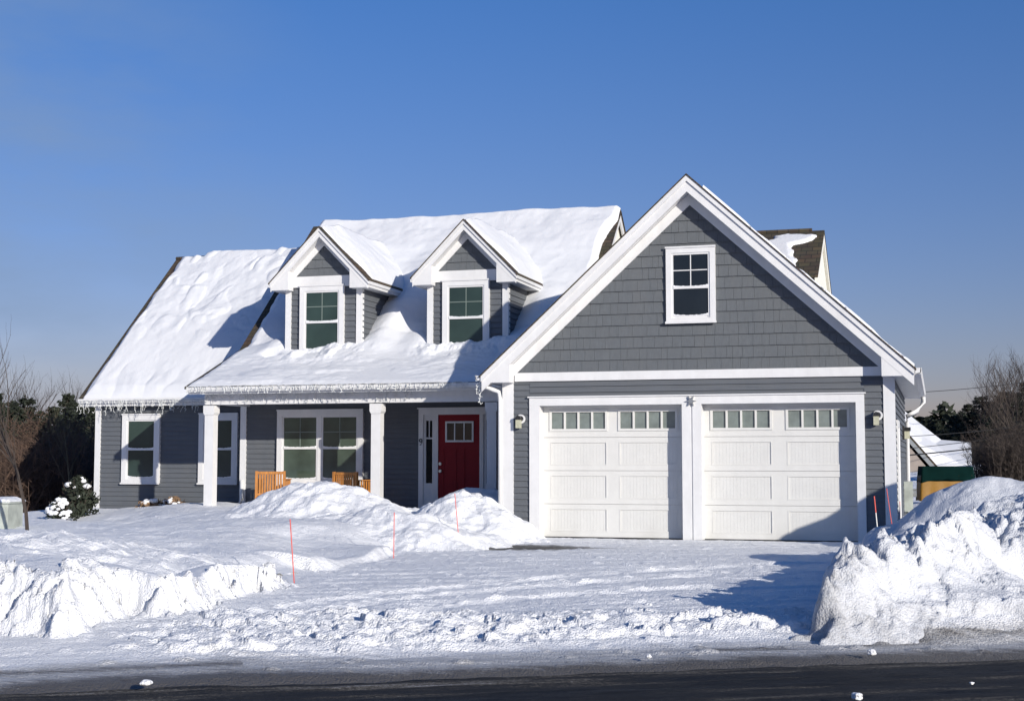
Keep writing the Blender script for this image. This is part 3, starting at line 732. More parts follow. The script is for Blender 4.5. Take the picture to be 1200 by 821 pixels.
# door surround
w = MB()
yf, yb = GY - .05, GY + .23
w.box(D1[0] - .20, D1[0], yf, yb, -.05, 2.50); w.box(D2[1], D2[1] + .15, yf, yb, -.05, 2.50)
w.box(D1[1], -4.335, yf, yb, -.05, 2.49); w.box(-4.305, D2[0], yf, yb, -.05, 2.49); w.box(-4.335, -4.305, yf + .02, yb, -.05, 2.49)
w.box(D1[0] - .20, D2[1] + .15, yf - .003, yb, 2.49, 2.64); w.box(D1[0] - .23, D2[1] + .18, yf - .03, yf + .02, 2.64, 2.665)
part(w, 'garage_door_frame', 'trim')
def garage_door(x0, x1, zt, label):
    y = GY + .23; X0, X1 = x0 - .07, x1 + .07; H = 2.52; W = X1 - X0
    b = MB(); sec = H / 4
    pw = 1.07; st = .23; mid = W - 2 * st - 2 * pw
    pan = [(X0 + st, X0 + st + pw), (X0 + st + pw + mid, X1 - st)]
    for k in range(4):
        z0, z1 = k * sec + (.012 if k == 0 else .003), (k + 1) * sec - .003
        pz0, pz1 = (z0 + .12, z1 - .10) if k < 3 else (z0 + .15, z1 - .14)
        # rails and stiles
        b.box(X0, X1, y, y + .05, z0, pz0); b.box(X0, X1, y, y + .05, pz1, z1)
        xs_ = [X0] + [q for p in pan for q in p] + [X1]
        for i in range(0, 6, 2): b.box(xs_[i], xs_[i + 1], y, y + .05, pz0, pz1)
        if k < 3:
            for p0, p1 in pan:
                nb_ = 17; bw = (p1 - p0) / nb_
                for j in range(nb_): b.box(p0 + j * bw + .0015, p0 + (j + 1) * bw - .0015, y + .012, y + .04, pz0, pz1)
                b.box(p0, p1, y + .0145, y + .045, pz0, pz1)
                # moulding
                for (c0, c1, e0, e1) in ((p0 - .018, p1 + .018, pz0 - .018, pz0), (p0 - .018, p1 + .018, pz1, pz1 + .018), (p0 - .018, p0, pz0, pz1), (p1, p1 + .018, pz0, pz1)):
                    b.box(c0, c1, y - .005, y, e0, e1)
    b.box(X0, X1, y + .055, y + .06, 0, H)
    o = part(b, 'garage_door', 'door_white', label=label)
    k = 3; z0, z1 = k * sec + .003, H - .003; pz0, pz1 = z0 + .15, z1 - .14
    for p0, p1 in pan:
        f = MB(); n = 4; t = .035
        f.box(p0 - .035, p1 + .035, y - .018, y + .0, pz0 - .035, pz0 + .01); f.box(p0 - .035, p1 + .035, y - .018, y, pz1 - .01, pz1 + .035)
        cw = (p1 - p0) / n
        f.box(p0 - .035, p0 + .012, y - .018, y, pz0 + .01, pz1 - .01); f.box(p1 - .012, p1 + .035, y - .018, y, pz0 + .01, pz1 - .01)
        for j in range(1, n): f.box(p0 + j * cw - .018, p0 + j * cw + .018, y - .014, y + .02, pz0 + .01, pz1 - .01)
        fo = part(f, 'window_frame', 'door_white', o)
        g = MB(); g.box(p0, p1, y + .02, y + .03, pz0, pz1); part(g, 'window_pane', 'pane_garage', o)
    g = MB(); g.box(X0, X1, y - .01, y + .05, -.01, .012); part(g, 'bottom_seal', 'black', o)
    return o
garage_door(*D1, 'left garage door, fully lit')
garage_door(*D2, 'right garage door with snow bank shadow at its lower right corner')

# --- windows
def window(x0, x1, z0, z1, y, cw=.11, units=1, grille=True, pane='pane_green', mat_c='trim', label=None, muntin='muntin', zr=None):
    c = MB(); f = y - .085
    c.box(x0, x1, f, y, z1 - cw, z1); c.box(x0, x1, f, y, z0, z0 + cw * .75)
    c.box(x0, x0 + cw, f, y, z0 + cw * .75, z1 - cw); c.box(x1 - cw, x1, f, y, z0 + cw * .75, z1 - cw)
    c.box(x0 - .015, x1 + .015, f - .03, f + .01, z0 - .03, z0 + .012); c.box(x0 - .012, x1 + .012, f - .018, f + .01, z1 - .01, z1 + .022)
    mull = .10
    uw = (x1 - x0 - 2 * cw - mull * (units - 1)) / units
    cells = []
    for k in range(units):
        a = x0 + cw + k * (uw + mull); cells.append((a, a + uw))
        if k: c.box(a - mull, a, f + .004, y, z0 + cw * .75, z1 - cw)
    o = part(c, 'window', mat_c, label=label)
    for a, b in cells:
        s = MB(); zb, zt = z0 + cw * .75, z1 - cw; zm = zr if zr else (zb + zt) / 2 + .0; t = .035
        yu, yl = y - .068, y - .056
        s.box(a, a + t, yu, y, zb, zt); s.box(b - t, b, yu, y, zb, zt)
        s.box(a + t, b - t, yu, y, zt - t, zt); s.box(a + t, b - t, yl, y, zb, zb + t * 1.3); s.box(a + t, b - t, yu - .01, y, zm - .022, zm + .022)
        part(s, 'sash', mat_c, o)
        fr = random.Random(int(a * 100)); sn = MB(); n_s = 26; prof = []
        for q in range(n_s + 1):
            u = q / n_s; prof.append((a + t + (b - a - 2 * t) * u, .004 + .028 * abs(2 * u - 1) ** 4 + fr.uniform(0, .012)))
        zs0 = zb + t * 1.3
        sn.prism([(xx, zs0 + hh) for xx, hh in prof] + [(b - t, zs0), (a + t, zs0)], yl - .010, y - .045, 'Y'); fix_normals(part(sn, 'sill_snow', 'snow', o))
        sn = MB(); sn.prism([(xx, zm + .022 + hh * .8) for xx, hh in prof] + [(b - t, zm + .022), (a + t, zm + .022)], yu - .008, y - .048, 'Y'); fix_normals(part(sn, 'rail_snow', 'snow', o))
        if grille:
            g = MB(); g.box((a + b) / 2 - .009, (a + b) / 2 + .009, y - .054, y - .047, zm, zt - t); g.box(a + t, b - t, y - .053, y - .0475, (zm + zt) / 2 - .009, (zm + zt) / 2 + .009)
            part(g, 'grille', muntin, o)
        p = MB(); p.box(a + .01, b - .01, y - .046, y - .038, zm, zt - .01); p.box(a + .01, b - .01, y - .043, y - .036, zb + .01, zm); part(p, 'pane', pane, o)
    return o
window(-4.77, -3.85, 4.01, 5.40, GY, .10, pane='pane_dark', muntin='trim', label='white framed window in the garage gable, dark glass', zr=4.65)

# --- wall lamps
def lamp(x, y, z, label=None):
    l = MB(); l.ring((x, z), .058, .088, y - .035, y - .010); l.disc((x, z), .062, y - .025, y - .004)
    o = part(l, 'wall_lamp', 'trim', label=label)
    h = MB(); h.disc((x - .01, z + .005), .056, y - .04, y - .026)
    h.prism([(x - .085, z - .015), (x + .035, z - .015), (x + .015, z + .045), (x - .025, z + .065), (x - .065, z + .045)], y - .15, y - .04)
    part(h, 'lamp_hood', 'black', o)
    g = MB(); g.box(x - .072, x + .022, y - .14, y - .05, z - .175, z - .017); part(g, 'lamp_glass', 'lamp_glass', o)
    return o
lamp(-7.60, GY - .018, 2.24, label='wall lamp left of the garage doors')
lamp(-0.99, GY - .018, 2.25, label='wall lamp right of the garage doors')
l = MB(); l.box(GX1 + .02, GX1 + .06, 31.9, 32.1, 1.9, 2.2); so = part(l, 'wall_lamp', 'black', label='small wall lamp on the side wall of the garage')
l = MB(); l.box(GX1 + .06, GX1 + .17, 31.94, 32.06, 1.92, 2.09); part(l, 'lamp_glass', 'lamp_glass', so)
l = MB(); l.prism([(31.92, 2.09), (32.08, 2.09), (32.0, 2.17)], GX1 + .04, GX1 + .19, 'X'); part(l, 'lamp_hood', 'black', so)
# star ornament above the middle of the two doors
s = MB(); sx, sz = -4.32, 2.545
poly = []
for k in range(12):
    r = .10 if k % 2 == 0 else .035
    a = k * math.pi / 6; poly.append((sx + r * math.cos(a), sz + r * math.sin(a)))
s.prism(poly, GY - .10, GY - .056); part(s, 'star_ornament', 'nickel')
# side door of the garage + meter
s = MB(); s.box(GX1 + .0, GX1 + .05, 27.3, 27.42, .0, 2.2); s.box(GX1, GX1 + .05, 28.3, 28.42, 0, 2.2); s.box(GX1, GX1 + .05, 27.42, 28.3, 2.08, 2.2); so = part(s, 'side_door', 'trim', label='white side door of the garage')
s = MB(); s.box(GX1 + .0, GX1 + .03, 27.42, 28.3, 0, 2.08); part(s, 'door_leaf', 'trim', so)
s = MB(); s.box(GX1 + .02, GX1 + .20, 32.2, 32.6, .35, 1.0); s.box(GX1 + .04, GX1 + .10, 32.35, 32.42, -.1, .35); so = part(s, 'electric_meter', 'utility')
s = MB(); s.tube([(GX1 + .2, 32.4, .75), (GX1 + .28, 32.4, .75)], .09, 14); part(s, 'dial_cover', 'nickel', so)

# --- gutters and downspouts
def gutter_y(x, y0, y1, z, sgn, name='gutter'):
    g = MB(); p = [(0, 0), (.10, .02), (.12, .11), (.115, .12), (.10, .115), (.09, .03), (.01, .015), (.01, .12), (0, .12)]
    g.prism([(x + sgn * a, z + b) for a, b in p], y0, y1, 'Y'); g.box(*sorted((x, x + sgn * .11)), y0, y0 + .01, z + .01, z + .115)
    return part(g, name, 'trim')
def gutter_x(x0, x1, y, z):
    g = MB(); p = [(0, 0), (-.09, .015), (-.12, .06), (-.125, .12), (-.11, .12), (-.105, .07), (-.08, .03), (-.01, .015), (-.01, .12), (0, .12)]
    g.prism([(y + a, z + b) for a, b in p], x0, x1, 'X'); g.box(x0, x0 + .01, y - .12, y, z + .02, z + .115); g.box(x1 - .01, x1, y - .12, y, z + .02, z + .115)
    return part(g, 'gutter', 'trim')
gutter_y(g_c + g_w, 25.80, 35.4, 2.95, 1); gutter_y(g_c - g_w, 25.80, 30.2, 2.95, -1)
d = MB(); d.tube([(g_c + g_w + .06, 35.2, 2.96), (g_c + g_w + .06, 35.2, 2.84), (GX1 + .3, 35.15, 2.62), (GX1 + .06, 35.1, 2.50), (GX1 + .05, 35.1, 2.35), (GX1 + .05, 35.1, .1)], .055, 8); part(d, 'downspout', 'trim', smooth=True)
d = MB(); d.tube([(g_c - g_w - .04, 25.95, 2.96), (g_c - g_w - .02, 25.95, 2.88), (-8.12, 26.02, 2.80), (-8.03, 26.06, 2.76), (-8.01, 26.1, 2.62), (-8.01, 26.1, .1)], .042, 8); part(d, 'downspout', 'trim', smooth=True)
d = MB(); d.tube([(-15.45, 29.93, 1.0), (-15.43, 29.9, .62), (-15.38, 29.7, .42)], .045, 8); part(d, 'downspout', 'trim', smooth=True)

# --- dormer on the garage roof facing right
dy, dz, dm, dw = 29.45, 6.10, .60, 1.95
r = MB()
r.prism([(dy - dw, dz - dm * dw - .0), (dy - dw, dz - dm * dw + .045), (dy, dz + .045), (dy + dw, dz - dm * dw + .045), (dy + dw, dz - dm * dw), (dy, dz)], -4.6, -2.10, 'X')
dr = part(r, 'dormer', 'shingle', label='brown shingled dormer on the far side of the garage roof')
r = MB(); r.prism([(dy - dw, dz - dm * dw - .2), (dy - dw, dz - dm * dw - .002), (dy, dz - .002), (dy + dw, dz - dm * dw - .002), (dy + dw, dz - dm * dw - .2), (dy, dz - .2)], -2.16, -2.11, 'X'); part(r, 'rake_board', 'cream', dr)
r = MB(); r.prism([(dy - 1.6, 3.5), (dy - 1.6, dz - dm * 1.6 - .05), (dy, dz - .06), (dy + 1.6, dz - dm * 1.6 - .05), (dy + 1.6, 3.5)], -4.4, -2.165, 'X'); part(r, 'dormer_wall', 'cream', dr)
r = MB(); r.tube([(-4.6, dy, dz + .05), (-2.35, dy, dz + .05)], .05, 6); part(r, 'ridge_cap', 'shingle', dr)

# --- main block
MX0, MX1, MY = -15.5, -7.55, 30.0
BR = (30.4, 4.06); RG = (34.5, 7.67); UM = (RG[1] - BR[1]) / (RG[0] - BR[0]); PE = (27.85, 3.06)
LM = (BR[1] - PE[1]) / (BR[0] - PE[0])
w = MB(); w.box(MX0, GX0 + .1, MY, MY + .15, -.2, 2.95); w.box(MX0, MX0 + .15, MY + .15, 39, -.2, 3.0); w.box(MX1 - .15, MX1, MY + 3, 39, 2.5, 3.0); w.box(MX0, MX1, 38.9, 39.05, -.5, 3.4)
part(w, 'wall', 'siding')
gp = [(30.2, 2.9), (30.2, BR[1] - .25), (30.4, BR[1] - .15), (34.5, RG[1] - .15), (39.0, RG[1] - .15 - .88 * 4.5), (39.0, 2.9)]
w = MB(); w.prism(gp, MX1 - .1, MX1, 'X'); part(w, 'gable_wall', 'cream'); w = MB(); w.prism(gp, MX0, MX0 + .1, 'X'); part(w, 'gable_wall', 'siding')
w = MB(); lap(w, front_fn(MY), .35, 2.93, const(MX0 + .12, GX0)); part(w, 'clapboards', 'siding')
w = MB(); w.prism([(MX0 - .02, MY - .045), (MX0 + .13, MY - .045), (MX0 + .13, MY), (MX0 - .001, MY), (MX0 - .001, MY + 1.25), (MX0 - .02, MY + 1.25)], .1, 2.93, 'Z'); part(w, 'corner_board', 'trim')
# roof slabs
def slab_x(pts, x0, x1, t=.05):
    up = pts; dn = [(a, b - t) for a, b in reversed(pts)]
    return MB().prism(up + dn, x0, x1, 'X')
RX0, RX1 = -15.80, -7.42
part(slab_x([BR, RG, (39.3, RG[1] - .88 * 4.8)], RX0, RX1), 'roof', 'shingle')
part(slab_x([PE, BR], RX0, -7.97), 'porch_roof', 'shingle')
w = MB(); t = .22
w.prism([(BR[0], BR[1] - .052), RG[:1] + (RG[1] - .052,), (39.2, RG[1] - .88 * 4.7 - .052), (39.2, RG[1] - .88 * 4.7 - .052 - t), (RG[0], RG[1] - .052 - t), (BR[0], BR[1] - .052 - t)], MX1 + .06, MX1 + .10, 'X'); part(w, 'rake_board', 'trim')
w = MB(); w.prism([(PE[0] + .05, PE[1] - .052), (BR[0], BR[1] - .052), RG[:1] + (RG[1] - .052,), (RG[0], RG[1] - .052 - t), (BR[0], BR[1] - .052 - t), (PE[0] + .05, PE[1] - .12)], RX0 + .03, RX0 + .07, 'X'); part(w, 'rake_board', 'trim')
# porch eave: fascia, ceiling, beam
w = MB(); w.box(RX0 + .08, -8.3, 27.90, 27.94, 2.90, 3.05); part(w, 'eave_fascia', 'trim')
w = MB(); w.box(RX0 + .08, -7.98, 27.94, 28.218, 2.93, 2.95); w.box(-15.26, -7.98, 28.45, 29.99, 2.93, 2.95); part(w, 'porch_ceiling', 'trim')
gutter_x(RX0 + .08, -8.32, 27.90, 2.93)
w = MB(); w.box(-15.50, -7.98, 28.22, 28.44, 2.68, 2.95); part(w, 'porch_beam', 'trim')
w = MB(); w.box(-15.50, -15.27, 28.442, 29.95, 2.70, 2.95); part(w, 'porch_beam', 'trim')
w = MB(); w.prism([(27.95, 2.95), (30.2, 2.95), (30.2, 3.88), (27.95, 3.02)], -15.6, -15.5, 'X'); part(w, 'porch_gable', 'siding')
w = MB(); w.box(-15.6, -7.98, 28.12, 29.98, .0, .40); part(w, 'porch_floor', 'asphalt_bare')
for x0, x1 in ((-15.48, -15.27), (-11.53, -11.32), (-8.95, -8.74)):
    c = MB(); c.box(x0, x1, 28.20, 28.20 + (x1 - x0), .38, 2.50); po = part(c, 'porch_post', 'trim')
    c = MB(); c.box(x0 - .03, x1 + .03, 28.18, 28.22 + (x1 - x0), 2.50, 2.66)
    c.prism([(x0 - .03, 2.50), (x0, 2.45), (x1, 2.45), (x1 + .03, 2.50)], 28.182, 28.218 + (x1 - x0), 'Y'); part(c, 'capital', 'trim', po)
window(-14.56, -12.43, .90, 2.60, MY - .01, .13, units=2, pane='pane_porch', label='double window on the porch')
# entrance
w = MB(); EY = MY - .018
w.box(-11.09, -10.98, EY - .07, EY, .3, 2.47); w.box(-9.24, -9.1, EY - .07, EY, .3, 2.47); w.box(-11.09, -9.1, EY - .07, EY, 2.47, 2.60); w.box(-10.72, -10.63, EY - .065, EY, .4, 2.47); w.box(-9.66, -9.57, EY - .065, EY, .4, 2.47)
w.box(-11.12, -9.07, EY - .09, EY - .05, 2.60, 2.63)
part(w, 'door_frame', 'trim')
for x0, x1 in ((-10.98, -10.72), (-9.57, -9.24)):
    s = MB(); s.box(x0, x1, EY - .03, EY, .4, .95); s.box(x0, x1, EY - .03, EY, 2.34, 2.47); s.box(x0, x0 + .055, EY - .03, EY, .95, 2.34); s.box(x1 - .055, x1, EY - .03, EY, .95, 2.34)
    s.box(x0 + .055, x1 - .055, EY - .028, EY, 1.93, 1.965); s.box((x0 + x1) / 2 - .01, (x0 + x1) / 2 + .01, EY - .028, EY, 1.965, 2.34)
    so = part(s, 'sidelight', 'trim'); s = MB(); s.box(x0 + .05, x1 - .05, EY - .012, EY - .006, .95, 2.34); part(s, 'pane', 'pane_dark', so)
d = MB(); x0, x1 = -10.63, -9.66; y = EY - .03
d.box(x0, x1, y, y + .025, .4, 2.47)
# raised stiles leaving three tall recessed boards
for a, b in ((x0, x0 + .13), (x0 + .36, x0 + .43), (x0 + .55, x0 + .62), (x1 - .13, x1)): d.box(a, b, y - .012, y, .62, 1.72)
d.box(x0, x1, y - .012, y, .4, .62); d.box(x0, x1, y - .012, y, 1.72, 2.47)
do = part(d, 'front_door', 'red', label='red front door')
a0, a1, b0, b1 = x0 + .17, x1 - .14, 1.86, 2.32
f = MB(); y2 = y - .035
f.box(a0, a1, y2, y - .012, b0, b0 + .04); f.box(a0, a1, y2, y - .012, b1 - .04, b1); f.box(a0, a0 + .04, y2, y - .012, b0 + .04, b1 - .04); f.box(a1 - .04, a1, y2, y - .012, b0 + .04, b1 - .04)
for k in (1, 2): xx = a0 + (a1 - a0) * k / 3; f.box(xx - .013, xx + .013, y2 + .004, y - .012, b0 + .04, b1 - .04)
part(f, 'door_window_frame', 'trim', do); f = MB(); f.box(a0 + .03, a1 - .03, y - .02, y - .013, b0 + .03, b1 - .03); part(f, 'door_pane', 'pane_dark', do)
for z in (1.22, 1.38):
    f = MB(); f.disc((x0 + .055, z), .035, y - .06, y - .012, 14); part(f, 'door_knob' if z < 1.3 else 'deadbolt', 'nickel', do)
# house number 9
n9 = MB(); cx9, cz9 = -11.035, 1.90
n9.ring((cx9, cz9), .022, .042, EY - .085, EY - .071, 16); n9.tube([(cx9 + .034, EY - .078, cz9), (cx9 + .030, EY - .078, cz9 - .05), (cx9 + .0, EY - .078, cz9 - .095), (cx9 - .02, EY - .078, cz9 - .10)], .010, 6)
part(n9, 'house_number', 'black', label='black house number 9')
# yellow cord hanging at the garage corner
c = MB(); c.tube([(-8.22, 27.6, 2.9), (-8.2, 27.6, 2.5), (-8.24, 27.6, 2.25), (-8.19, 27.6, 2.2), (-8.17, 27.6, 2.45)], .022, 6); o = c.build('hanging_cord', M['rope'], smooth=True)
tag(o, 'yellow cord looped at the porch corner beside the garage downspout', 'cord')

# --- wing
WX0, WX1, WY = -20.2, -15.5, 31.3
WE = (31.0, 2.99); WR = (35.65, 7.14); WM = (WR[1] - WE[1]) / (WR[0] - WE[0])
w = MB(); w.box(WX0, WX1, WY, WY + .15, -.3, 2.8); w.box(WX0, WX0 + .15, WY + .15, 40, -.8, 2.8); w.box(WX0, WX1, 39.9, 40.05, -.8, 2.8); part(w, 'wall', 'siding')
w = MB(); w.prism([(WY, 2.78), (WR[0], WR[1] - .2), (40, 2.78)], WX0, WX0 + .12, 'X'); part(w, 'gable_wall', 'siding')
w = MB(); lap(w, front_fn(WY), .0, 2.80, const(WX0 + .12, WX1)); part(w, 'clapboards', 'siding')
w = MB(); w.prism([(WX0 - .02, WY - .045), (WX0 + .13, WY - .045), (WX0 + .13, WY), (WX0 - .001, WY), (WX0 - .001, WY + .12), (WX0 - .02, WY + .12)], -.1, 2.80, 'Z'); part(w, 'corner_board', 'trim')
part(slab_x([WE, WR, (40.3, 2.99)], -20.55, RX0 + .3), 'roof', 'shingle')
w = MB(); w.prism([(WE[0], WE[1] - .052), (WR[0], WR[1] - .052), (40.3, WE[1] - .052), (40.3, WE[1] - .25), (WR[0], WR[1] - .25), (WE[0], WE[1] - .2)], -20.5, -20.46, 'X'); part(w, 'rake_board', 'trim')
w = MB(); w.box(-20.45, WX1, 31.02, 31.05, 2.80, 2.95); w.box(-20.45, WX1, 31.05, 31.29, 2.80, 2.82); part(w, 'eave_fascia', 'trim')
gutter_x(-20.5, -15.55, 31.02, 2.86)
w = MB(); w.tube([(WR and -20.55, WR[0], WR[1] + .02), (-16, WR[0], WR[1] + .02)], .05, 6); part(w, 'ridge_cap', 'shingle')
window(-19.43, -18.38, .90, 2.59, WY, .13, grille=False, pane='pane_green', label='left window of the wing, half crossed by the porch shadow')
window(-17.30, -16.25, .90, 2.59, WY, .13, grille=False, pane='pane_green', label='right window of the wing, behind the left porch post')

# --- dormers on the main roof
def roof_z(y): return BR[1] + UM * (y - BR[0]) if y > BR[0] else PE[1] + LM * (y - PE[0])
def dormer(xc, label):
    hw, yf, yw, za, m_, wt = .935, 29.68, 30.0, 6.77, 1.02, 1.22
    w = MB(); w.prism([(xc - hw, 3.4), (xc + hw, 3.4), (xc + hw, 5.5), (xc, 5.5 + .9), (xc - hw, 5.5)], yw, yw + .08); w.box(xc - hw, xc - hw + .08, yw + .08, 33.4, 3.4, 5.45); w.box(xc + hw - .08, xc + hw, yw + .08, 33.4, 3.4, 5.45)
    dor = part(w, 'dormer', 'siding', label=label)
    s = MB(); lap(s, right_fn(xc + hw), 3.7, 5.42, lambda z: (yw, 33), .13); lap(s, lambda u, d, z: (xc - hw - d, u, z), 3.7, 5.42, lambda z: (33, yw), .13)
    lap(s, front_fn(yw), 3.6, 5.42, const(xc - hw + .12, xc + hw - .12), .13); part(s, 'clapboards', 'siding', dor)
    s = MB(); shakes(s, front_fn(yw), 5.68, 6.5, lambda z: (xc - (za - .30 - z) / m_, xc + (za - .30 - z) / m_), .2); part(s, 'gable_shingles', 'shake', dor)
    s = MB(); chev(s, xc, za, m_, wt + .03, -.03, 0, yf - .045, 33.9); part(s, 'dormer_roof', 'shingle', dor)
    s = MB(); chev(s, xc, za, m_, wt, .001, .08, yf - .028, yf - .002); chev(s, xc, za, m_, wt - .01, .02, .21, yf, yf + .03); part(s, 'rake_board', 'trim', dor)
    s = MB(); chev(s, xc, za, m_, wt - .04, .15, .18, yf + .032, yw - .046); part(s, 'soffit', 'trim', dor)
    s = MB(); h = .80; tf, fr = .21, .16
    s.prism([(xc - h, za - m_ * h - tf - fr), (xc - h, za - m_ * h - tf + .03), (xc, za - tf + .03), (xc + h, za - m_ * h - tf + .03), (xc + h, za - m_ * h - tf - fr), (xc, za - tf - fr)], yw - .045, yw - .001)
    s.box(xc - hw + .02, xc + hw - .02, yw - .047, yw - .002, 5.44, 5.69); part(s, 'frieze_board', 'trim', dor)
    for sg in (-1, 1):
        s = MB()
        xt = xc + sg * (wt - .04); xi = xc + sg * .76; zb = 5.36
        s.prism([(xt, zb), (xt, za - m_ * (wt - .04) - .04), (xi, za - m_ * .76 - .2), (xi, zb)], yf + .004, yw - .05)
        xo = xc + sg * wt; a, b = sorted((xo, xo - sg * .03)); s.box(a, b, yf + .034, 32.6, zb, za - m_ * wt - .004)
        a, b = sorted((xo + sg * .03, xo)); s.box(a, b, yf - .02, 32.6, za - m_ * wt - .10, za - m_ * wt - .03)
        a, b = sorted((xo - sg * .032, xc + sg * hw)); s.box(a, b, yw - .05, 32.6, zb + .01, zb + .03)
        part(s, 'eave_return', 'trim', dor)
    for sg in (-1, 1):
        s = MB(); e0, e1, e2 = xc + sg * (hw + .02), xc + sg * (hw - .12), xc + sg * (hw + .001)
        s.prism([(e1, yw - .045), (e0, yw - .045), (e0, yw + .09), (e2, yw + .09), (e2, yw - .001), (e1, yw - .001)], 3.5, 5.36, 'Z')
        part(s, 'corner_board', 'trim', dor)
dormer(-13.45, 'left dormer'); dormer(-9.96, 'right dormer')
window(-14.03, -12.93, 3.72, 5.46, 30.0, .12, pane='pane_green', label='window of the left dormer', zr=4.62)
window(-10.54, -9.44, 3.72, 5.46, 30.0, .12, pane='pane_green', label='window of the right dormer', zr=4.62)

# ------------------------------------------------------------------ snow lying on the roofs
def roof_snow(x0, x1, ya, yb, zfn, tfn, label, nx=260, ny=200, name='roof_snow'):
    X, Y = np.meshgrid(np.linspace(x0, x1, nx), np.linspace(ya, yb, ny))
    T = tfn(X, Y)
    Z = zfn(Y) + T if zfn is not None else T
    o = grid_mesh(name, X, Y, Z, M['roof_snow'], keep=(T > -.03))
    return tag(o, label, 'roof snow', 'snow lying on the roofs')
def edge(d, w=.14): return np.sqrt(np.clip(d / w, 0, 1))
def wing_t(X, Y):
    e1 = X - (-20.42 + .10 * sstep(32, 35.5, Y)) + .06 * fbm(Y * 3, X * 0, 301, 3)
    e2 = Y - (WE[0] - .02); e3 = (WR[0] + .05) - Y - .12 * (X < -19.5)
    d = np.minimum(np.minimum(e1, e2), e3)
    t = .16 + .22 * sstep(31.2, 32.5, Y) * .5 + fbm(X * .6, Y * .5, 303, 3, .45) * .12 + (lumps(X * 1.7 + vnoise(X * 2, Y * 2, 371) * 1.2, Y * 1.5 + vnoise(X * 2, Y * 2, 372) * 1.2, 305, .62, .45) * .13 + np.abs(fbm(X * 1.1, Y * 1.3, 373, 4)) * .09) * sstep(31.8, 33.6, Y) * sstep(-15.8, -17.2, X) + np.abs(fbm(X * 1.3, Y * 1.2, 307, 3)) * .09 * sstep(32.4, 31.3, Y) + fbm(X * 3.5, Y * 3, 306, 3) * .012
    t += .10 * sstep(-16.9, -16.0, X)
    t = np.clip(t, .05, 1)
    return np.where(d > 0, t * edge(d, .2), -.05)
def wing_z(Y): return np.where(Y < WR[0], WE[1] + WM * (Y - WE[0]), WR[1] - WM * (Y - WR[0]))
roof_snow(-20.5, -15.55, 30.98, 35.75, wing_z, wing_t, 'lumpy snow covering the lower left wing roof')
def main_z(Y): return np.where(Y < BR[0], PE[1] + LM * (Y - PE[0]), np.where(Y < RG[0], BR[1] + UM * (Y - BR[0]), RG[1] - .88 * (Y - RG[0])))
def main_t(X, Y):
    dx0 = (-15.62 - .10 * sstep(30.6, 30.0, Y)) + .05 * fbm(Y * 4, X * 0, 311, 3)
    d = np.minimum(np.minimum(X - dx0, (RX1 + .02 - .25 * sstep(34.4, 33.4, Y) * (Y > 30.5)) - X + .03 * fbm(Y * 4, X * 0, 312, 3)), np.minimum(Y - 27.83, RG[0] + .12 - Y))
    low = sstep(30.3, 29.2, Y)
    t = (.15 + fbm(X * .7, Y * .8, 313, 4) * .10 + fbm(X * .25 + Y * .7, Y * 1.7, 314, 3, .4) * .07 + fbm(X * 3, Y * 3, 318, 3) * .008) * (1 - low) + low * (.055 + np.clip(fbm(X * 1.2, Y * 2.2, 315, 4), -.2, 1) * .07)
    # drifts: against the dormer fronts and in the hollows beside them
    for xc in (-13.45, -9.96):
        fr = np.exp(-((X - xc) / 1.15) ** 4) * np.exp(-((Y - 29.75) / .42) ** 2)
        t += fr * (.0 + .20 * np.clip(fbm(X * 2.5, Y * 2.5, 320, 4) + .2, 0, 1) + .06 * sstep(0, .5, X - xc))
        t += .30 * np.exp(-((X - xc - 1.35) / .45) ** 2) * np.exp(-((Y - 30.7) / .8) ** 2)
        t += .16 * np.exp(-((X - xc + 1.25) / .35) ** 2) * np.exp(-((Y - 30.3) / .45) ** 2)
    t += .12 * np.exp(-((X + 11.7) / .7) ** 2) * np.exp(-((Y - 32) / 1.5) ** 2)
    t -= .22 * np.exp(-((X + 14.65) / .16) ** 2 - ((Y - 29.75) / .12) ** 2)
    t = np.clip(t, .018, 1)
    return np.where(d > 0, t * edge(d, .16), -.05)
roof_snow(-15.74, -7.44, 27.84, 34.75, main_z, main_t, 'deep drifted snow covering the main roof and porch roof around the dormers', 520, 420)
def dormer_snow(xc, label, sd_):
    # right-hand slope of each dormer roof carries a slab, left one a thinner one
    X, Y = np.meshgrid(np.linspace(xc - 1.25, xc + 1.25, 130), np.linspace(29.64, 33.9, 150))
    u = np.abs(X - xc)
    base = 6.77 + .04 - 1.02 * u
    dright = np.minimum(1.22 - (X - xc), Y - (29.70 + .25 * sstep(0, 1, X - xc)) + .05 * fbm(X * 4, Y * 0, sd_, 3)); dleft = np.minimum(1.24 + (X - xc), Y - 29.8)
    tr = .07 + .12 * sstep(29.7, 31, Y) + fbm(X * 1.5, Y * 1.5, sd_ + 2, 4) * .06
    T = np.where(X > xc, tr * edge(dright - .02, .25), .10 * edge(dleft - .05, .25))
    T = np.where((dright < .02) | (dleft < .02), -.05, T)
    o = grid_mesh('roof_snow', X, Y, base + np.where(T > 0, T, -.05), M['roof_snow'], keep=T > 0)
    tag(o, label, 'roof snow', 'snow lying on the roofs')
dormer_snow(-13.45, 'snow slab on the right slope of the left dormer', 331)
dormer_snow(-9.96, 'snow slab on the right slope of the right dormer', 341)
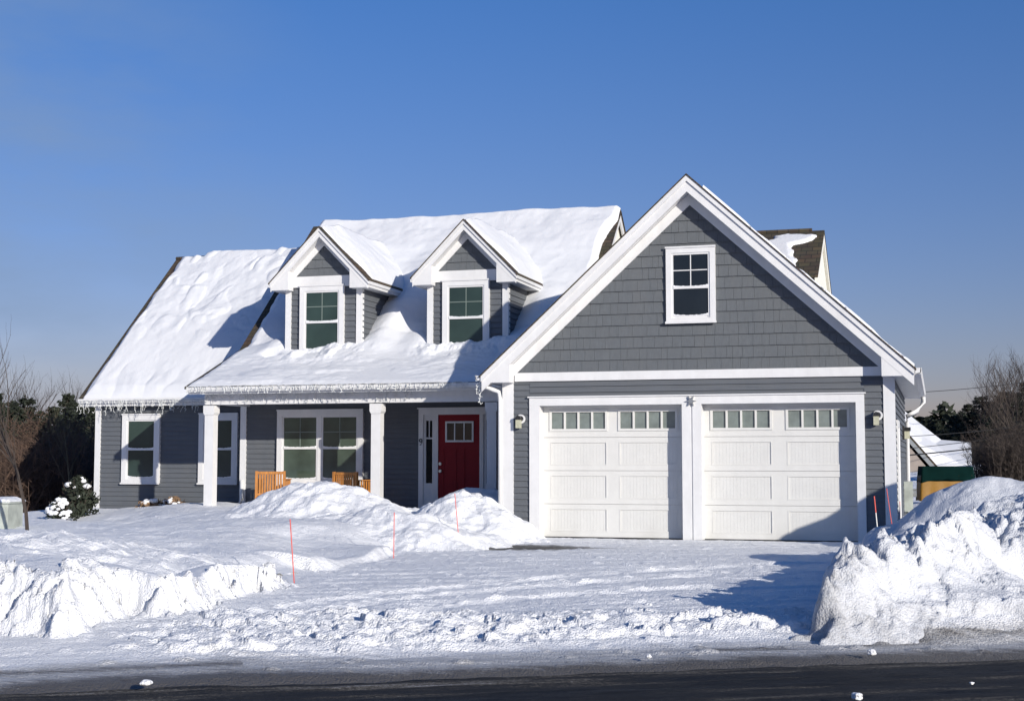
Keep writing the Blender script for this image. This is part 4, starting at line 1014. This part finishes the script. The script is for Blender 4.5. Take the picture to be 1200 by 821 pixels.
# patch on the garage-side dormer
X, Y = np.meshgrid(np.linspace(-4.3, -2.11, 120), np.linspace(27.5, 29.45, 110))
base = dz + .045 - dm * (dy - Y)
s0 = (29.45 - Y)
l_ = -3.15 + .15 * s0 - .55 * sstep(.35, .8, s0) ; r_ = -2.22 - .45 * sstep(.3, .75, s0) + .0 * s0 + .12 * sstep(.9, 1.4, s0)
e_ = np.minimum(np.minimum(X - l_, r_ - X), s0 - .22) + .12 * fbm(X * 4, Y * 4, 350, 4)
T = np.where(e_ > 0, .07 * edge(e_, .1), -.05)
tag(grid_mesh('roof_snow', X, Y, base + T, M['roof_snow'], keep=T > 0), 'irregular snow patch on the brown dormer behind the garage gable', 'roof snow', 'snow lying on the roofs')
# thin snow on the right slope of the garage
X, Y = np.meshgrid(np.linspace(g_c + .3, g_c + g_w + .0, 200), np.linspace(25.78, 27.3, 60))
base = g_za + .045 - g_m * (X - g_c)
e_ = np.minimum(Y - 25.80 - .06 * vnoise(X * 3, X * 0, 5), fbm(X * 1.2, Y * 1.2, 361, 4) + .05 + .25 * sstep(2.0, 3.6, X - g_c))
T = np.where(e_ > 0, .05 * edge(e_, .1), -.05)
tag(grid_mesh('roof_snow', X, Y, base + T, M['roof_snow'], keep=T > 0), 'thin snow strip along the right slope of the garage roof', 'roof snow', 'snow lying on the roofs')

# ------------------------------------------------------------------ icicle light strings
def light_string(x0, x1, y, z, step, dmin, dmax, label, seed, th=1.0, dens=1.0):
    r = random.Random(seed); b = MB()
    pts = []
    x = x0
    while x < x1:
        pts.append((x, y - r.uniform(0, .015), z + r.uniform(-.012, .02))); x += .08
    b.tube(pts, .006, 3)
    x = x0
    while x < x1:
        L = r.uniform(dmin, dmax); n = max(2, int(L / .05)); p = Vector((x, y - .01, z)); q = [tuple(p)]
        for k in range(n):
            p = p + Vector((r.uniform(-.035, .035), r.uniform(-.012, .008), -.05)); q.append(tuple(p))
            if r.random() < .8 * dens:
                e = p + Vector((r.uniform(-.045, .045), r.uniform(-.02, .0), r.uniform(-.02, .03)))
                b.tube([tuple(p), tuple(e)], .007 * th, 3, .010 * th)
        b.tube(q, .0062 * th, 3)
        x += step * r.choice([.3, .6, .9, 1.2, 2.2])
    return tag(b.build('icicle_lights', M['bulb']), label, 'light string', 'icicle light strings along the eaves')
light_string(-20.45, -16.5, 30.88, 2.93, .045, .08, .36, 'tangled white icicle lights hanging from the wing gutter at the left', 1, .75)
light_string(-15.7, -9.2, 27.765, 3.05, .055, .05, .19, 'white icicle lights running along the porch gutter', 2, .85)
light_string(-15.45, -10.6, 28.195, 2.90, .07, .05, .25, 'white icicle lights draped over the front of the porch beam', 3, .8)
light_string(-8.42, -8.27, 25.9, 2.92, .035, .2, .42, 'small bunch of white icicle lights at the left garage gutter end', 4)

# ------------------------------------------------------------------ porch chairs
def chair(loc, rz, label):
    t = empty('slatted_chair', loc, rz, label=label, cat='chair', group='wooden chairs on the porch')
    def pc(mb, nm): return mb.build(nm, M['wood'], t)
    W, D = .62, .55
    for sx in (-1, 1):
        for (y, h) in ((D / 2, .82), (-D / 2, .62)):
            b = MB(); b.box(sx * W / 2 - .028, sx * W / 2 + .028, y - .028, y + .028, 0, h); pc(b, 'leg')
        b = MB(); b.box(sx * W / 2 - .045, sx * W / 2 + .045, -D / 2 - .05, D / 2 - .03, .62, .645); pc(b, 'armrest')
        b = MB(); b.box(sx * W / 2 - .012, sx * W / 2 + .012, -D / 2 + .03, D / 2 - .03, .36, .41)
        for k in range(5): yy = -D / 2 + .10 + k * .09; b.box(sx * W / 2 - .008, sx * W / 2 + .008, yy - .02, yy + .02, .41, .62)
        pc(b, 'side_slats')
    b = MB(); b.box(-W / 2 + .028, W / 2 - .028, D / 2 - .02, D / 2 + .02, .75, .81); b.box(-W / 2 + .028, W / 2 - .028, D / 2 - .02, D / 2 + .02, .28, .33)
    for k in range(9): x = -W / 2 + .075 + k * (W - .15) / 8; b.box(x - .019, x + .019, D / 2 - .01, D / 2 + .01, .33, .75)
    pc(b, 'backrest')
    b = MB()
    for k in range(7): y = -D / 2 + .02 + k * .08; b.box(-W / 2 + .03, W / 2 - .03, y - .032, y + .032, .36, .385)
    pc(b, 'seat')
p = PY(320, 560, 29.2); chair((p[0], p[1], .40), math.pi + R_(14), 'golden wooden slatted chair on the porch left of the double window')
p = PY(411, 560, 29.35); chair((p[0] + .05, p[1], .385), math.pi - R_(14), 'golden wooden chair half hidden behind the snow pile, below the right porch window')

# ------------------------------------------------------------------ driveway markers
def marker(a, b, Y, label, split=None):
    p0, p1 = PY(*a, Y), PY(*b, Y)
    p0 = Vector(p0); p1 = Vector(p1); d = (p1 - p0).normalized(); root = p0 - d * .3
    if split is None:
        m = MB(); m.tube([tuple(root), tuple(p1)], .0062, 8); o = m.build('driveway_marker', M['stake_red'])
        tag(o, label, 'driveway marker', 'driveway markers in the snow')
    else:
        t = empty('driveway_marker', tuple(root), label=label, cat='driveway marker', group='driveway markers in the snow')
        mid = p0 + (p1 - p0) * split
        m = MB(); m.tube([tuple(root), tuple(mid)], .008, 8); m.build('rod', M['stake_white'], t, off=tuple(root))
        m = MB(); m.tube([tuple(mid), tuple(p1)], .009, 8); m.build('reflective_tip', M['stake_red'], t, off=tuple(root))
marker((344, 671), (340, 608), 15.3, 'thin red marker rod in the lawn snow, leftmost of the rods')
marker((461.5, 639), (462, 600), 19.9, 'thin red marker rod standing in front of the middle porch post')
marker((537, 624), (533, 578), 22.3, 'thin red marker rod standing against the pointed snow pile before the red door')
marker((1029.5, 632), (1024.5, 581), 23.0, 'leaning marker rod with white shaft and red tip beside the right garage door', .62)
marker((1047, 627), (1039, 572), 23.5, 'leaning red marker rod in front of the right garage corner board')
marker((1055, 612), (1054.5, 587), 27.0, 'short red marker rod by the side wall of the garage')

# ------------------------------------------------------------------ vegetation
def twig_tree(seed, H, spread, trunk_r, levels=4, n0=8, up=.9, lean=(0, 0), first=.25, nmul=5):
    r = random.Random(seed); tr = MB(); cr_ = MB()
    def grow(p, d, L, rad, lv, mb):
        n = 4; pts = [p]; q = p; dd = d.copy()
        for k in range(n):
            dd = (dd + Vector((r.uniform(-.18, .18), r.uniform(-.18, .18), r.uniform(-.03, .12)))).normalized()
            q = q + dd * (L / n); pts.append(q)
        mb.tube([tuple(x) for x in pts], rad, 5 if lv == 0 else 3, rad * .35)
        if lv >= levels: return
        cnt = n0 if lv == 0 else nmul
        for k in range(cnt):
            t = (first if lv == 0 else .25) + (1 - (first if lv == 0 else .25)) * (k + r.random()) / cnt
            i = min(int(t * n), n - 1); b = pts[i].lerp(pts[i + 1], t * n - i)
            a = r.uniform(0, 6.283); side = Vector((math.cos(a), math.sin(a), 0))
            nd = (dd * (1 - spread) + side * spread + Vector((0, 0, up * .4))).normalized()
            grow(b, nd, L * r.uniform(.42, .62) * (1.15 - .5 * t if lv == 0 else 1), rad * .42, lv + 1, cr_)
    grow(Vector((0, 0, -.3)), Vector((lean[0], lean[1], 1)).normalized(), H, trunk_r, 0, tr)
    return tr, cr_
def mesh_of(mb, name, m, smooth=False):
    me = bpy.data.meshes.new(name); me.from_pydata(mb.v, [], mb.f); me.materials.append(M[m]); me.update(); return me
def place_tree(kind, meshes, loc, sc, rz, label, cat, group):
    t = empty(kind, loc, rz, label=label, cat=cat, group=group); t.scale = (sc if isinstance(sc, tuple) else (sc, sc, sc))
    for nm, me in meshes:
        o = bpy.data.objects.new(nm, me); COL.objects.link(o); o.parent = t
    return t
def pine_meshes(seed, H, W, n=4200, narrow=1.0):
    r = np.random.RandomState(seed); rr = random.Random(seed)
    tr = MB(); tr.tube([(0, 0, -.5), (.05, 0, H * .5), (0, .05, H)], H * .022, 7, .02)
    tiers = []
    z = H * .12
    while z < H * .97:
        f = 1 - (z / H)
        L = W * (f ** .75) * rr.uniform(.75, 1.15)
        k = rr.randint(4, 6); a0 = rr.uniform(0, 6)
        for j in range(k):
            a = a0 + j * 6.283 / k + rr.uniform(-.3, .3); l = L * rr.uniform(.7, 1.15)
            tiers.append((z, a, l)); 
        z += H * rr.uniform(.035, .06)
    v = []; f_ = []
    for (z, a, l) in tiers:
        tip = Vector((math.cos(a) * l, math.sin(a) * l, z + l * rr.uniform(-.05, .28)))
        tr.tube([(0, 0, z), tuple(tip)], .03 * H / 8, 3, .008)
    per = n // len(tiers)
    for (z, a, l) in tiers:
        ups = rr.uniform(-.05, .28)
        for _ in range(per):
            t = rr.random() ** .6; rad = l * t; sp = .28 * l * (1.1 - .5 * t)
            c = Vector((math.cos(a) * rad + rr.gauss(0, sp * .55), math.sin(a) * rad + rr.gauss(0, sp * .55), z + rad * ups + rr.gauss(0, .10 * l + .06)))
            s = rr.uniform(.06, .15) * H / 9
            d = Vector((rr.gauss(0, 1), rr.gauss(0, 1), rr.gauss(0, .6))).normalized(); e = d.cross(Vector((rr.gauss(0, 1), rr.gauss(0, 1), rr.gauss(0, 1)))).normalized()
            i = len(v); v += [tuple(c - d * s), tuple(c + e * s * .42), tuple(c + d * s), tuple(c - e * s * .42)]; f_.append((i, i+1, i+2, i+3))
    cm = MB(); cm.v = v; cm.f = f_
    return [('trunk', mesh_of(tr, 'trunk', 'bark')), ('crown', mesh_of(cm, 'crown', 'pine'))]
pines = [pine_meshes(11 + k, 9, 2.5 + .4 * k, 9000) for k in range(4)]
bares = []
for k in range(3):
    a, b = twig_tree(40 + k, 8.0, .48, .09, 3, 10, .9, nmul=5); bares.append([('trunk', mesh_of(a, 'trunk', 'bark')), ('crown', mesh_of(b, 'crown', 'bark'))])
def bush_mesh(seed, H, n=70, m='brush'):
    r = random.Random(seed); b = MB(); st = MB()
    for k in range(n):
        a = r.uniform(0, 6.283); rad = r.uniform(0, .9); p = Vector((math.cos(a) * rad, math.sin(a) * rad, -.2)); d = Vector((math.cos(a) * .3 * r.random(), math.sin(a) * .3 * r.random(), 1)).normalized()
        L = H * r.uniform(.55, 1.0); q = p; pts = [p]
        for j in range(5):
            d = (d + Vector((r.uniform(-.2, .2), r.uniform(-.2, .2), r.uniform(-.05, .1)))).normalized(); q = q + d * L / 5; pts.append(q)
            for _ in range(3):
                e = q + (d * .6 + Vector((r.uniform(-1, 1), r.uniform(-1, 1), r.uniform(-.2, .6)))).normalized() * r.uniform(.25, .7)
                mid_ = q.lerp(e, .5) + Vector((r.uniform(-.05, .05), r.uniform(-.05, .05), .03)); b.tube([tuple(q), tuple(mid_), tuple(e)], .010, 3, .004)
                for _2 in range(2):
                    g = mid_ + Vector((r.uniform(-1, 1), r.uniform(-1, 1), r.uniform(0, .8))).normalized() * r.uniform(.15, .35); b.tube([tuple(mid_), tuple(g)], .007, 3, .004)
        st.tube([tuple(x) for x in pts], .022, 3, .008)
    return [('stems', mesh_of(st, 'stems', m)), ('twigs', mesh_of(b, 'twigs', m))]
bushes = [bush_mesh(60 + k, 3.4) for k in range(3)]
dark_bushes = [[(a_, m_.copy()) for a_, m_ in bb] for bb in bushes]
for bb in dark_bushes:
    for a_, m_ in bb: m_.materials[0] = M['bark']
def gz(x, y): return float(ground_base(np.array([[x]]), np.array([[y]]), False)[0, 0])

ORD = ['first', 'second', 'third', 'fourth', 'fifth', 'sixth', 'seventh', 'eighth', 'ninth', 'tenth', 'eleventh', 'twelfth', 'thirteenth', 'fourteenth']
# evergreens left of the house (px, top py, distance)
LP = [(-30, 452, 52), (-4, 450, 49), (14, 463, 54), (30, 456, 50), (48, 472, 52), (64, 466, 50), (80, 455, 51), (94, 462, 54), (112, 458, 50), (135, 452, 56)]
for i, (px, py, Y) in enumerate(LP):
    p = PY(px, py + 6, Y); z0 = gz(p[0], Y); H = p[2] - z0; s = H / 9.0
    place_tree('pine_tree', pines[i % 4], (p[0], Y, z0), (s * 1.25, s * 1.25, s), i * 1.3, f'dark evergreen, {ORD[i]} from the left in the tree line left of the house', 'evergreen tree', 'evergreens left of the house')
for i, (px, py, Y) in enumerate([(22, 431, 56), (36, 440, 58), (53, 438, 57), (90, 434, 58)]):
    p = PY(px, py, Y); z0 = gz(p[0], Y); H = p[2] - z0; s = H / 10.8
    place_tree('bare_tree', bares[i % 3], (p[0], Y, z0), s, i * 2.1, f'bare leafless tree rising over the evergreens left of the house, {ORD[i]} from the left', 'bare tree', 'bare trees left of the house')
for i, (px, py, Y) in enumerate([(-25, 515, 38), (0, 502, 40), (14, 520, 36), (28, 492, 41), (45, 508, 38), (58, 486, 42), (70, 512, 37), (84, 494, 41), (97, 510, 39), (110, 490, 43)]):
    p = PY(px, py, Y); z0 = gz(p[0], Y); H = p[2] - z0; s = H / 3.3
    place_tree('leafless_shrub', bushes[i % 3], (p[0], Y, z0), (max(s, .9), max(s, .9), s), i * 1.7, f'tangled brown leafless shrub in front of the evergreens, {ORD[i]} from the left', 'shrub', 'brown shrubs left of the house')
# evergreens and bare trees at the right
RP = [(1066, 492, 92), (1085, 484, 88), (1097, 487, 95), (1108, 495, 90), (1118, 481, 92), (1134, 479, 86), (1150, 468, 90), (1163, 474, 84), (1176, 462, 88), (1190, 466, 84), (1206, 450, 88), (1225, 446, 84), (1244, 440, 86)]
for i, (px, py, Y) in enumerate(RP):
    p = PY(px, py - (2 if i < 5 else 12), Y); z0 = 1.0; H = p[2] - z0; s = H / 9.0
    place_tree('pine_tree', pines[(i + 1) % 4], (p[0], Y, z0 - .3), (s * 1.7, s * 1.7, s), i * 1.9, f'dark evergreen, {ORD[i]} from the left in the tree line right of the garage', 'evergreen tree', 'evergreens right of the garage')
for i, (px, py, Y) in enumerate([(1148, 440, 74), (1166, 424, 76), (1182, 420, 72), (1174, 434, 78), (1190, 428, 70), (1200, 420, 75), (1214, 416, 72)]):
    p = PY(px, py, Y); z0 = 1.0; H = p[2] - z0; s = H / 9.8
    place_tree('bare_tree', bares[(i + 1) % 3], (p[0], Y, z0 - .2), (s * 1.1, s * 1.1, s), i * 2.7, f'bare leafless tree above the evergreens at the right edge, {ORD[i]} from the left', 'bare tree', 'bare trees at the right')
# distant wood read as one mass
def wood(name, x0, x1, y0, y1, zb, H, n, label, seed):
    rr = random.Random(seed); v = []; f_ = []
    for _ in range(n):
        x = rr.uniform(x0, x1); y = rr.uniform(y0, y1)
        hh = H * (.75 + .25 * math.sin(x * .6 + seed) * math.sin(x * .23 + 1) + .12 * math.sin(x * 2.1))
        z = zb + hh * rr.random() ** .8
        s = rr.uniform(.2, .5)
        d = Vector((rr.gauss(0, 1), rr.gauss(0, 1), rr.gauss(0, .7))).normalized(); e = d.cross(Vector((rr.gauss(0, 1), rr.gauss(0, 1), rr.gauss(0, 1)))).normalized(); c = Vector((x, y, z))
        i = len(v); v += [tuple(c - d * s), tuple(c + e * s * .5), tuple(c + d * s), tuple(c - e * s * .5)]; f_.append((i, i+1, i+2, i+3))
    cm = MB(); cm.v = v; cm.f = f_
    tag(cm.build(name, M['pine']), label, 'woods', kind='stuff')
wood('distant_woods', -75, -18, 56, 62, -2.4, 5.2, 22000, 'dark evergreen woods far behind the shrubs left of the house', 1)
wood('distant_woods', -18, 60, 96, 104, .5, 4.6, 22000, 'dark evergreen woods far behind the neighbouring house on the right', 2)
for i, (px, py, Y) in enumerate([(1154, 512, 47), (1164, 500, 49), (1174, 508, 46), (1184, 496, 49), (1194, 504, 46), (1205, 494, 49), (1218, 500, 47), (1232, 492, 49)]):
    p = PY(px, py, Y); z0 = gz(p[0], Y); s = (p[2] - z0) / 3.3
    place_tree('leafless_shrub', dark_bushes[(i + 1) % 3], (p[0], Y, z0), (s * 1.1, s * 1.1, s), i * 1.3, f'tangled brown leafless shrub behind the right snow bank, {ORD[i]} from the left', 'shrub', 'brown shrubs right of the garage')

wood('distant_woods', 2.7, 48, 70, 76, .5, 4.0, 12000, 'dark evergreen undergrowth at the right edge behind the brown shrubs', 3)
# young tree on the lawn
a, b = twig_tree(7, 2.7, .42, .036, 3, 13, .8, first=.42, nmul=4)
p = PY(34, 628, 20.0); place_tree('young_tree', [('trunk', mesh_of(a, 'trunk', 'bark')), ('crown', mesh_of(b, 'crown', 'bark'))], (p[0], p[1], p[2]), 1, .4, 'slender young bare tree standing in the lawn snow at the far left', 'tree', None)
a, b = twig_tree(19, 2.9, .4, .035, 3, 8, .9, first=.3, lean=(-.15, 0), nmul=3)
p = PY(104, 596, 36); place_tree('young_tree', [('trunk', mesh_of(a, 'trunk', 'bark_pale')), ('crown', mesh_of(b, 'crown', 'bark_pale'))], (p[0] - .5, p[1], -.2), 1, 1.0, 'pale barked bare tree just behind the left corner of the house', 'tree', None)

# shrubs with snow
def snow_shrub(loc, w_, h, label, seed, leafm='pine', caps=9, cat='shrub', name='snowy_shrub', n=1600):
    rr = random.Random(seed); t = empty(name, loc, label=label, cat=cat)
    b = MB()
    for k in range(14): a = rr.uniform(0, 6.28); b.tube([(0, 0, -.1), (math.cos(a) * w_ * .25, math.sin(a) * w_ * .25, h * .5), (math.cos(a) * w_ * .42, math.sin(a) * w_ * .42, h * rr.uniform(.6, .95))], .014, 4, .006)
    b.build('stems', M['bark'], t)
    v = []; f_ = []
    for _ in range(n):
        a = rr.uniform(0, 6.28); q = rr.random() ** .5; z = rr.random(); rad = w_ * .5 * q * (math.sqrt(max(0, 1 - z ** 1.6)) * (1 + .3 * math.sin(a * 3 + seed) + .2 * math.sin(z * 14 + a)))
        c = Vector((math.cos(a) * rad, math.sin(a) * rad, z * h)); s = rr.uniform(.03, .08)
        d = Vector((rr.gauss(0, 1), rr.gauss(0, 1), rr.gauss(0, 1))).normalized(); e = d.cross(Vector((rr.gauss(0, 1), rr.gauss(0, 1), rr.gauss(0, 1)))).normalized()
        i = len(v); v += [tuple(c - d * s), tuple(c + e * s * .45), tuple(c + d * s), tuple(c - e * s * .45)]; f_.append((i, i+1, i+2, i+3))
    m = MB(); m.v = v; m.f = f_; m.build('foliage', M[leafm], t)
    import bmesh
    bm = bmesh.new()
    for k in range(caps):
        a = rr.uniform(0, 6.28); q = rr.random(); hz = rr.uniform(.1, .97); rw = w_ * .48 * math.sqrt(1 - hz ** 1.6); c = Vector((math.cos(a) * rw, -abs(math.sin(a)) * rw, h * hz))
        ret = bmesh.ops.create_icosphere(bm, subdivisions=2, radius=1); s = rr.uniform(.04, .10) * w_
        for vv in ret['verts']:
            n_l = 1 + .25 * math.sin(vv.co.x * 4 + k) * math.cos(vv.co.y * 5 + k)
            vv.co = c + Vector((vv.co.x * s * 1.3, vv.co.y * s * 1.2, vv.co.z * s * .9)) * n_l
    me = bpy.data.meshes.new('snow_cap'); bm.to_mesh(me); bm.free(); me.materials.append(M['snow']); me.polygons.foreach_set('use_smooth', [True] * len(me.polygons))
    o = bpy.data.objects.new('snow_cap', me); COL.objects.link(o); o.parent = t
p = PY(91, 601, 29); snow_shrub((p[0], p[1], p[2] - .15), .85, 1.0, 'dark evergreen shrub dotted with snow beside the left house corner', 5, caps=7, n=2400)
p = PY(70, 604, 28); snow_shrub((p[0], p[1], p[2] - .1), .62, .5, 'small shrub almost buried in white snow, left of the dark evergreen shrub', 6, caps=46, n=500)
p = PY(178, 597, 30.9); snow_shrub((p[0], p[1], p[2] - .05), .75, .30, 'dry brown shrub with snow on it below the wing wall, left one of two', 8, 'dry', caps=14, name='dry_shrub', n=900)
p = PY(204, 597, 30.8); snow_shrub((p[0], p[1], p[2] - .05), .65, .34, 'dry brown shrub with snow on it below the wing wall, right one of two', 9, 'dry', caps=12, name='dry_shrub', n=900)

# utility box, far left
p = PY(6, 628, 21); ub = empty('utility_box', (p[0] - .1, p[1], p[2]), R_(12), label='frosted grey green utility box at the left edge of the picture', cat='utility box')
b = MB(); b.box(-.42, .26, -.3, .3, -.2, .56); b.build('cabinet', M['utility'], ub)
b = MB(); b.box(-.45, .29, -.33, .33, .56, .60); b.build('lid', M['utility'], ub)
b = MB(); b.box(-.40, -.10, -.315, -.302, -.1, .5); b.box(-.07, .23, -.315, -.302, -.1, .5); b.build('door', M['utility'], ub)
X, Y = np.meshgrid(np.linspace(-.46, .3, 40), np.linspace(-.34, .34, 36))
e_ = np.minimum(np.minimum(X + .45, .29 - X), np.minimum(Y + .33, .33 - Y))
o = grid_mesh('snow_cap', X, Y, .60 + np.where(e_ > 0, .06 * edge(e_, .12) + .02 * fbm(X * 6, Y * 6, 4, 3), -.01), M['snow']); o.location = ub.location; o.rotation_euler = ub.rotation_euler; 
o.name = 'box_snow'; tag(o, 'thin snow layer on top of the utility box', 'snow')
heap('snow_pile', pts_px([(-90, 648, 13.6), (-30, 632, 14.2), (0, 626, 14.6), (24, 621, 14.8), (44, 628, 14.8), (64, 640, 14.6), (88, 652, 14.2)]), .22, (-14.5, -7.8, 11.9, 18), .025,
     'broad snow mound at the left edge in front of the utility box', seed=170, amp=.8, flat=.6)

# ------------------------------------------------------------------ tarp covered thing
tp = PY(1109, 600, 38); T0 = empty('covered_grill', (tp[0], 38, .33), R_(10), label='boxy garden item under a dark green and mustard yellow cover right of the garage', cat='covered grill')
def cover(z0, z1, w0, w1, d0, d1, m, nm, wav=.0):
    n = 24; v = []; f_ = []
    zs = np.linspace(0, 1, 9); ring_n = 4 * n
    for t in zs:
        w_ = w0 + (w1 - w0) * t; d_ = d0 + (d1 - d0) * t
        for k in range(ring_n):
            s_k, u = divmod(k, n); u = u / n
            cx_, cy_ = [(-w_/2 + w_*u, -d_/2), (w_/2, -d_/2 + d_*u), (w_/2 - w_*u, d_/2), (-w_/2, d_/2 - d_*u)][s_k]
            fold = .012 * math.sin(u * 25 + s_k * 2) * (1 - t)
            zz = z0 + (z1 - z0) * t
            if t == 0: zz += wav * math.sin(math.pi * u) * (1 if s_k in (0, 2) else .3) 
            nx__, ny__ = [(0, -1), (1, 0), (0, 1), (-1, 0)][s_k]
            v.append((cx_ + nx__ * fold, cy_ + ny__ * fold, zz))
    for i in range(len(zs) - 1):
        for k in range(ring_n): k2 = (k + 1) % ring_n; f_.append((i*ring_n+k, i*ring_n+k2, (i+1)*ring_n+k2, (i+1)*ring_n+k))
    f_.append(tuple((len(zs)-1)*ring_n + k for k in range(ring_n)))
    mb = MB(); mb.v = v; mb.f = f_; return mb.build(nm, M[m], T0, True)
cover(.55, .98, 1.34, 1.26, .62, .58, 'tarp_green', 'upper_cover', .13)
cover(.10, .75, 1.40, 1.31, .60, .59, 'tarp_yellow', 'lower_cover', .06)
for sx in (-.42, -.2, .3, .5): b = MB(); b.box(sx - .05, sx + .05, -.24, -.14, -.4, .2); b.build('leg', M['plastic'], T0)

# ------------------------------------------------------------------ neighbour's house
NH = empty('house', (3.0, 60, 1.2), label='neighbouring tan house with snow covered roof behind the garage at the right', cat='house')
def npart(mb, nm, m): return mb.build(nm, M[m], NH, off=(3.0, 60, 1.2))
Yn = 60
A_, B_, C_, D_ = PY(1098, 545, Yn), PY(1064, 507, Yn), PY(1098, 575, Yn), PY(1146, 546, Yn + 2)
mN = (B_[2] - A_[2]) / (A_[0] - B_[0]); xr = A_[0]; xa = xr - 3.4; zr_ = A_[2]; za_ = zr_ + mN * 3.4
w = MB(); w.prism([(xa - 3.0, .6), (xa - 3.0, zr_ - .2), (xa, za_ - .35), (xr - .3, zr_ - .2), (xr - .3, .6)], Yn + .055, Yn + 6, 'Y'); npart(w, 'wall', 'gable_tan')
w = MB(); chev(w, xa, za_, mN, 3.45, 0, .12, Yn, Yn + 7); npart(w, 'roof', 'shingle')
w = MB(); chev(w, xa, za_ - .0, mN, 3.45, .125, .36, Yn - .02, Yn + .05); npart(w, 'rake_board', 'shade_grey')
xe = D_[0]
w = MB(); w.box(xr - .4, xe - .25, Yn + 2.3, Yn + 8, .6, zr_ - .1); npart(w, 'wall', 'gable_tan')
w = MB(); w.prism([(Yn + 2.3, zr_ - .12), (Yn + 5.0, zr_ + .9), (Yn + 8, zr_ - .12)], xe - .5, xe - .26, 'X'); npart(w, 'gable_wall', 'gable_tan')
E_ = PY(1103, 516, Yn + 5)
w = MB(); w.prism([(Yn + 1.9, zr_ - .1), (Yn + 5, E_[2] - .18), (Yn + 8.1, zr_ - .1), (Yn + 8.1, zr_ - .25), (Yn + 5, E_[2] - .33), (Yn + 1.9, zr_ - .25)], xr - 2.6, xe, 'X'); npart(w, 'roof', 'shingle')
w = MB(); w.box(xr - .2, xe, Yn + 1.85, Yn + 1.9, zr_ - .32, zr_ - .1); npart(w, 'eave_fascia', 'plastic')
w0_, w1_ = PY(1071, 572, Yn), PY(1071, 557, Yn); xw = w0_[0]
wa = MB(); wa.prism([(xw - .24, w0_[2]), (xw + .24, w0_[2]), (xw + .24, w1_[2] - .2), (xw + .14, w1_[2] - .05), (xw, w1_[2]), (xw - .14, w1_[2] - .05), (xw - .24, w1_[2] - .2)], Yn + .03, Yn + .052, 'Y'); wo = npart(wa, 'window', 'pane_dark')
wa = MB(); wa.box(xw - .24, xw + .24, Yn + .0, Yn + .028, w0_[2] + .2, w0_[2] + .26); o = wa.build('frame', M['trim'], wo, off=(3.0, 60, 1.2))
for (vx, vy) in ((1083, 517), (1090, 524)):
    vq = PY(vx, vy, Yn + 2.0); w = MB(); zz_ = za_ - mN * (vq[0] - xa); w.tube([(vq[0], Yn + 2, zz_ - .2), (vq[0], Yn + 2, zz_ + .5)], .06, 8); npart(w, 'vent_pipe', 'nickel')
# snow on it
op = [(1098, 545, 60.0), (1139, 543, 60.2), (1138, 518, 62.8), (1103, 515, 63.0), (1090, 505, 63.3), (1072, 491, 64.0), (1056, 478, 64.4), (1050, 492, 60.0), (1064, 507, 60.0), (1081, 526, 60.0)]
tpv = [tuple(PY(a, b, c)) for a, b, c in op]
w = MB(); n0 = len(tpv); cc = tuple(PY(1090, 525, 61.6)); w.v = [(a, b, c + .0) for a, b, c in tpv] + [(a, b + .1, c - .22) for a, b, c in tpv] + [(cc[0], cc[1], cc[2] + .05)]
for k in range(n0):
    k2 = (k + 1) % n0; w.f.append((k, k2, 2 * n0)); w.f.append((k, n0 + k, n0 + k2, k2))
w.f.append(tuple(range(2 * n0 - 1, n0 - 1, -1)))
tag(w.build('roof_snow', M['roof_snow']), 'snow covering the roof of the neighbouring house', 'roof snow')

# power lines
def wire(a, b, Y0, Y1, r, label):
    p, q = Vector(PY(*a, Y0)), Vector(PY(*b, Y1)); pts = []
    d = q - p; p = p - d * .6; q = q + d * 1.5
    for k in range(25):
        t = k / 24; x = p.lerp(q, t); x.z -= 1.2 * (t * (1 - t)) * 4 * .3 - .28; pts.append(tuple(x))
    m = MB(); m.tube(pts, r, 4); tag(m.build('power_line', M['wire']), label, 'power line', 'power lines at the right')
wire((1080, 461), (1195, 446), 55, 60, .012, 'thin overhead wire against the sky, highest of the wires at the right')
wire((1064, 513), (1195, 497), 54, 58, .012, 'thin overhead wire crossing the upper snowy roof of the neighbouring house')
wire((1064, 527), (1195, 506), 53, 57, .012, 'thin overhead wire across the middle of the neighbouring snowy roof')
wire((1064, 535), (1195, 515), 50, 54, .022, 'thick dark overhead cable, lowest of the wires before the neighbouring roof')
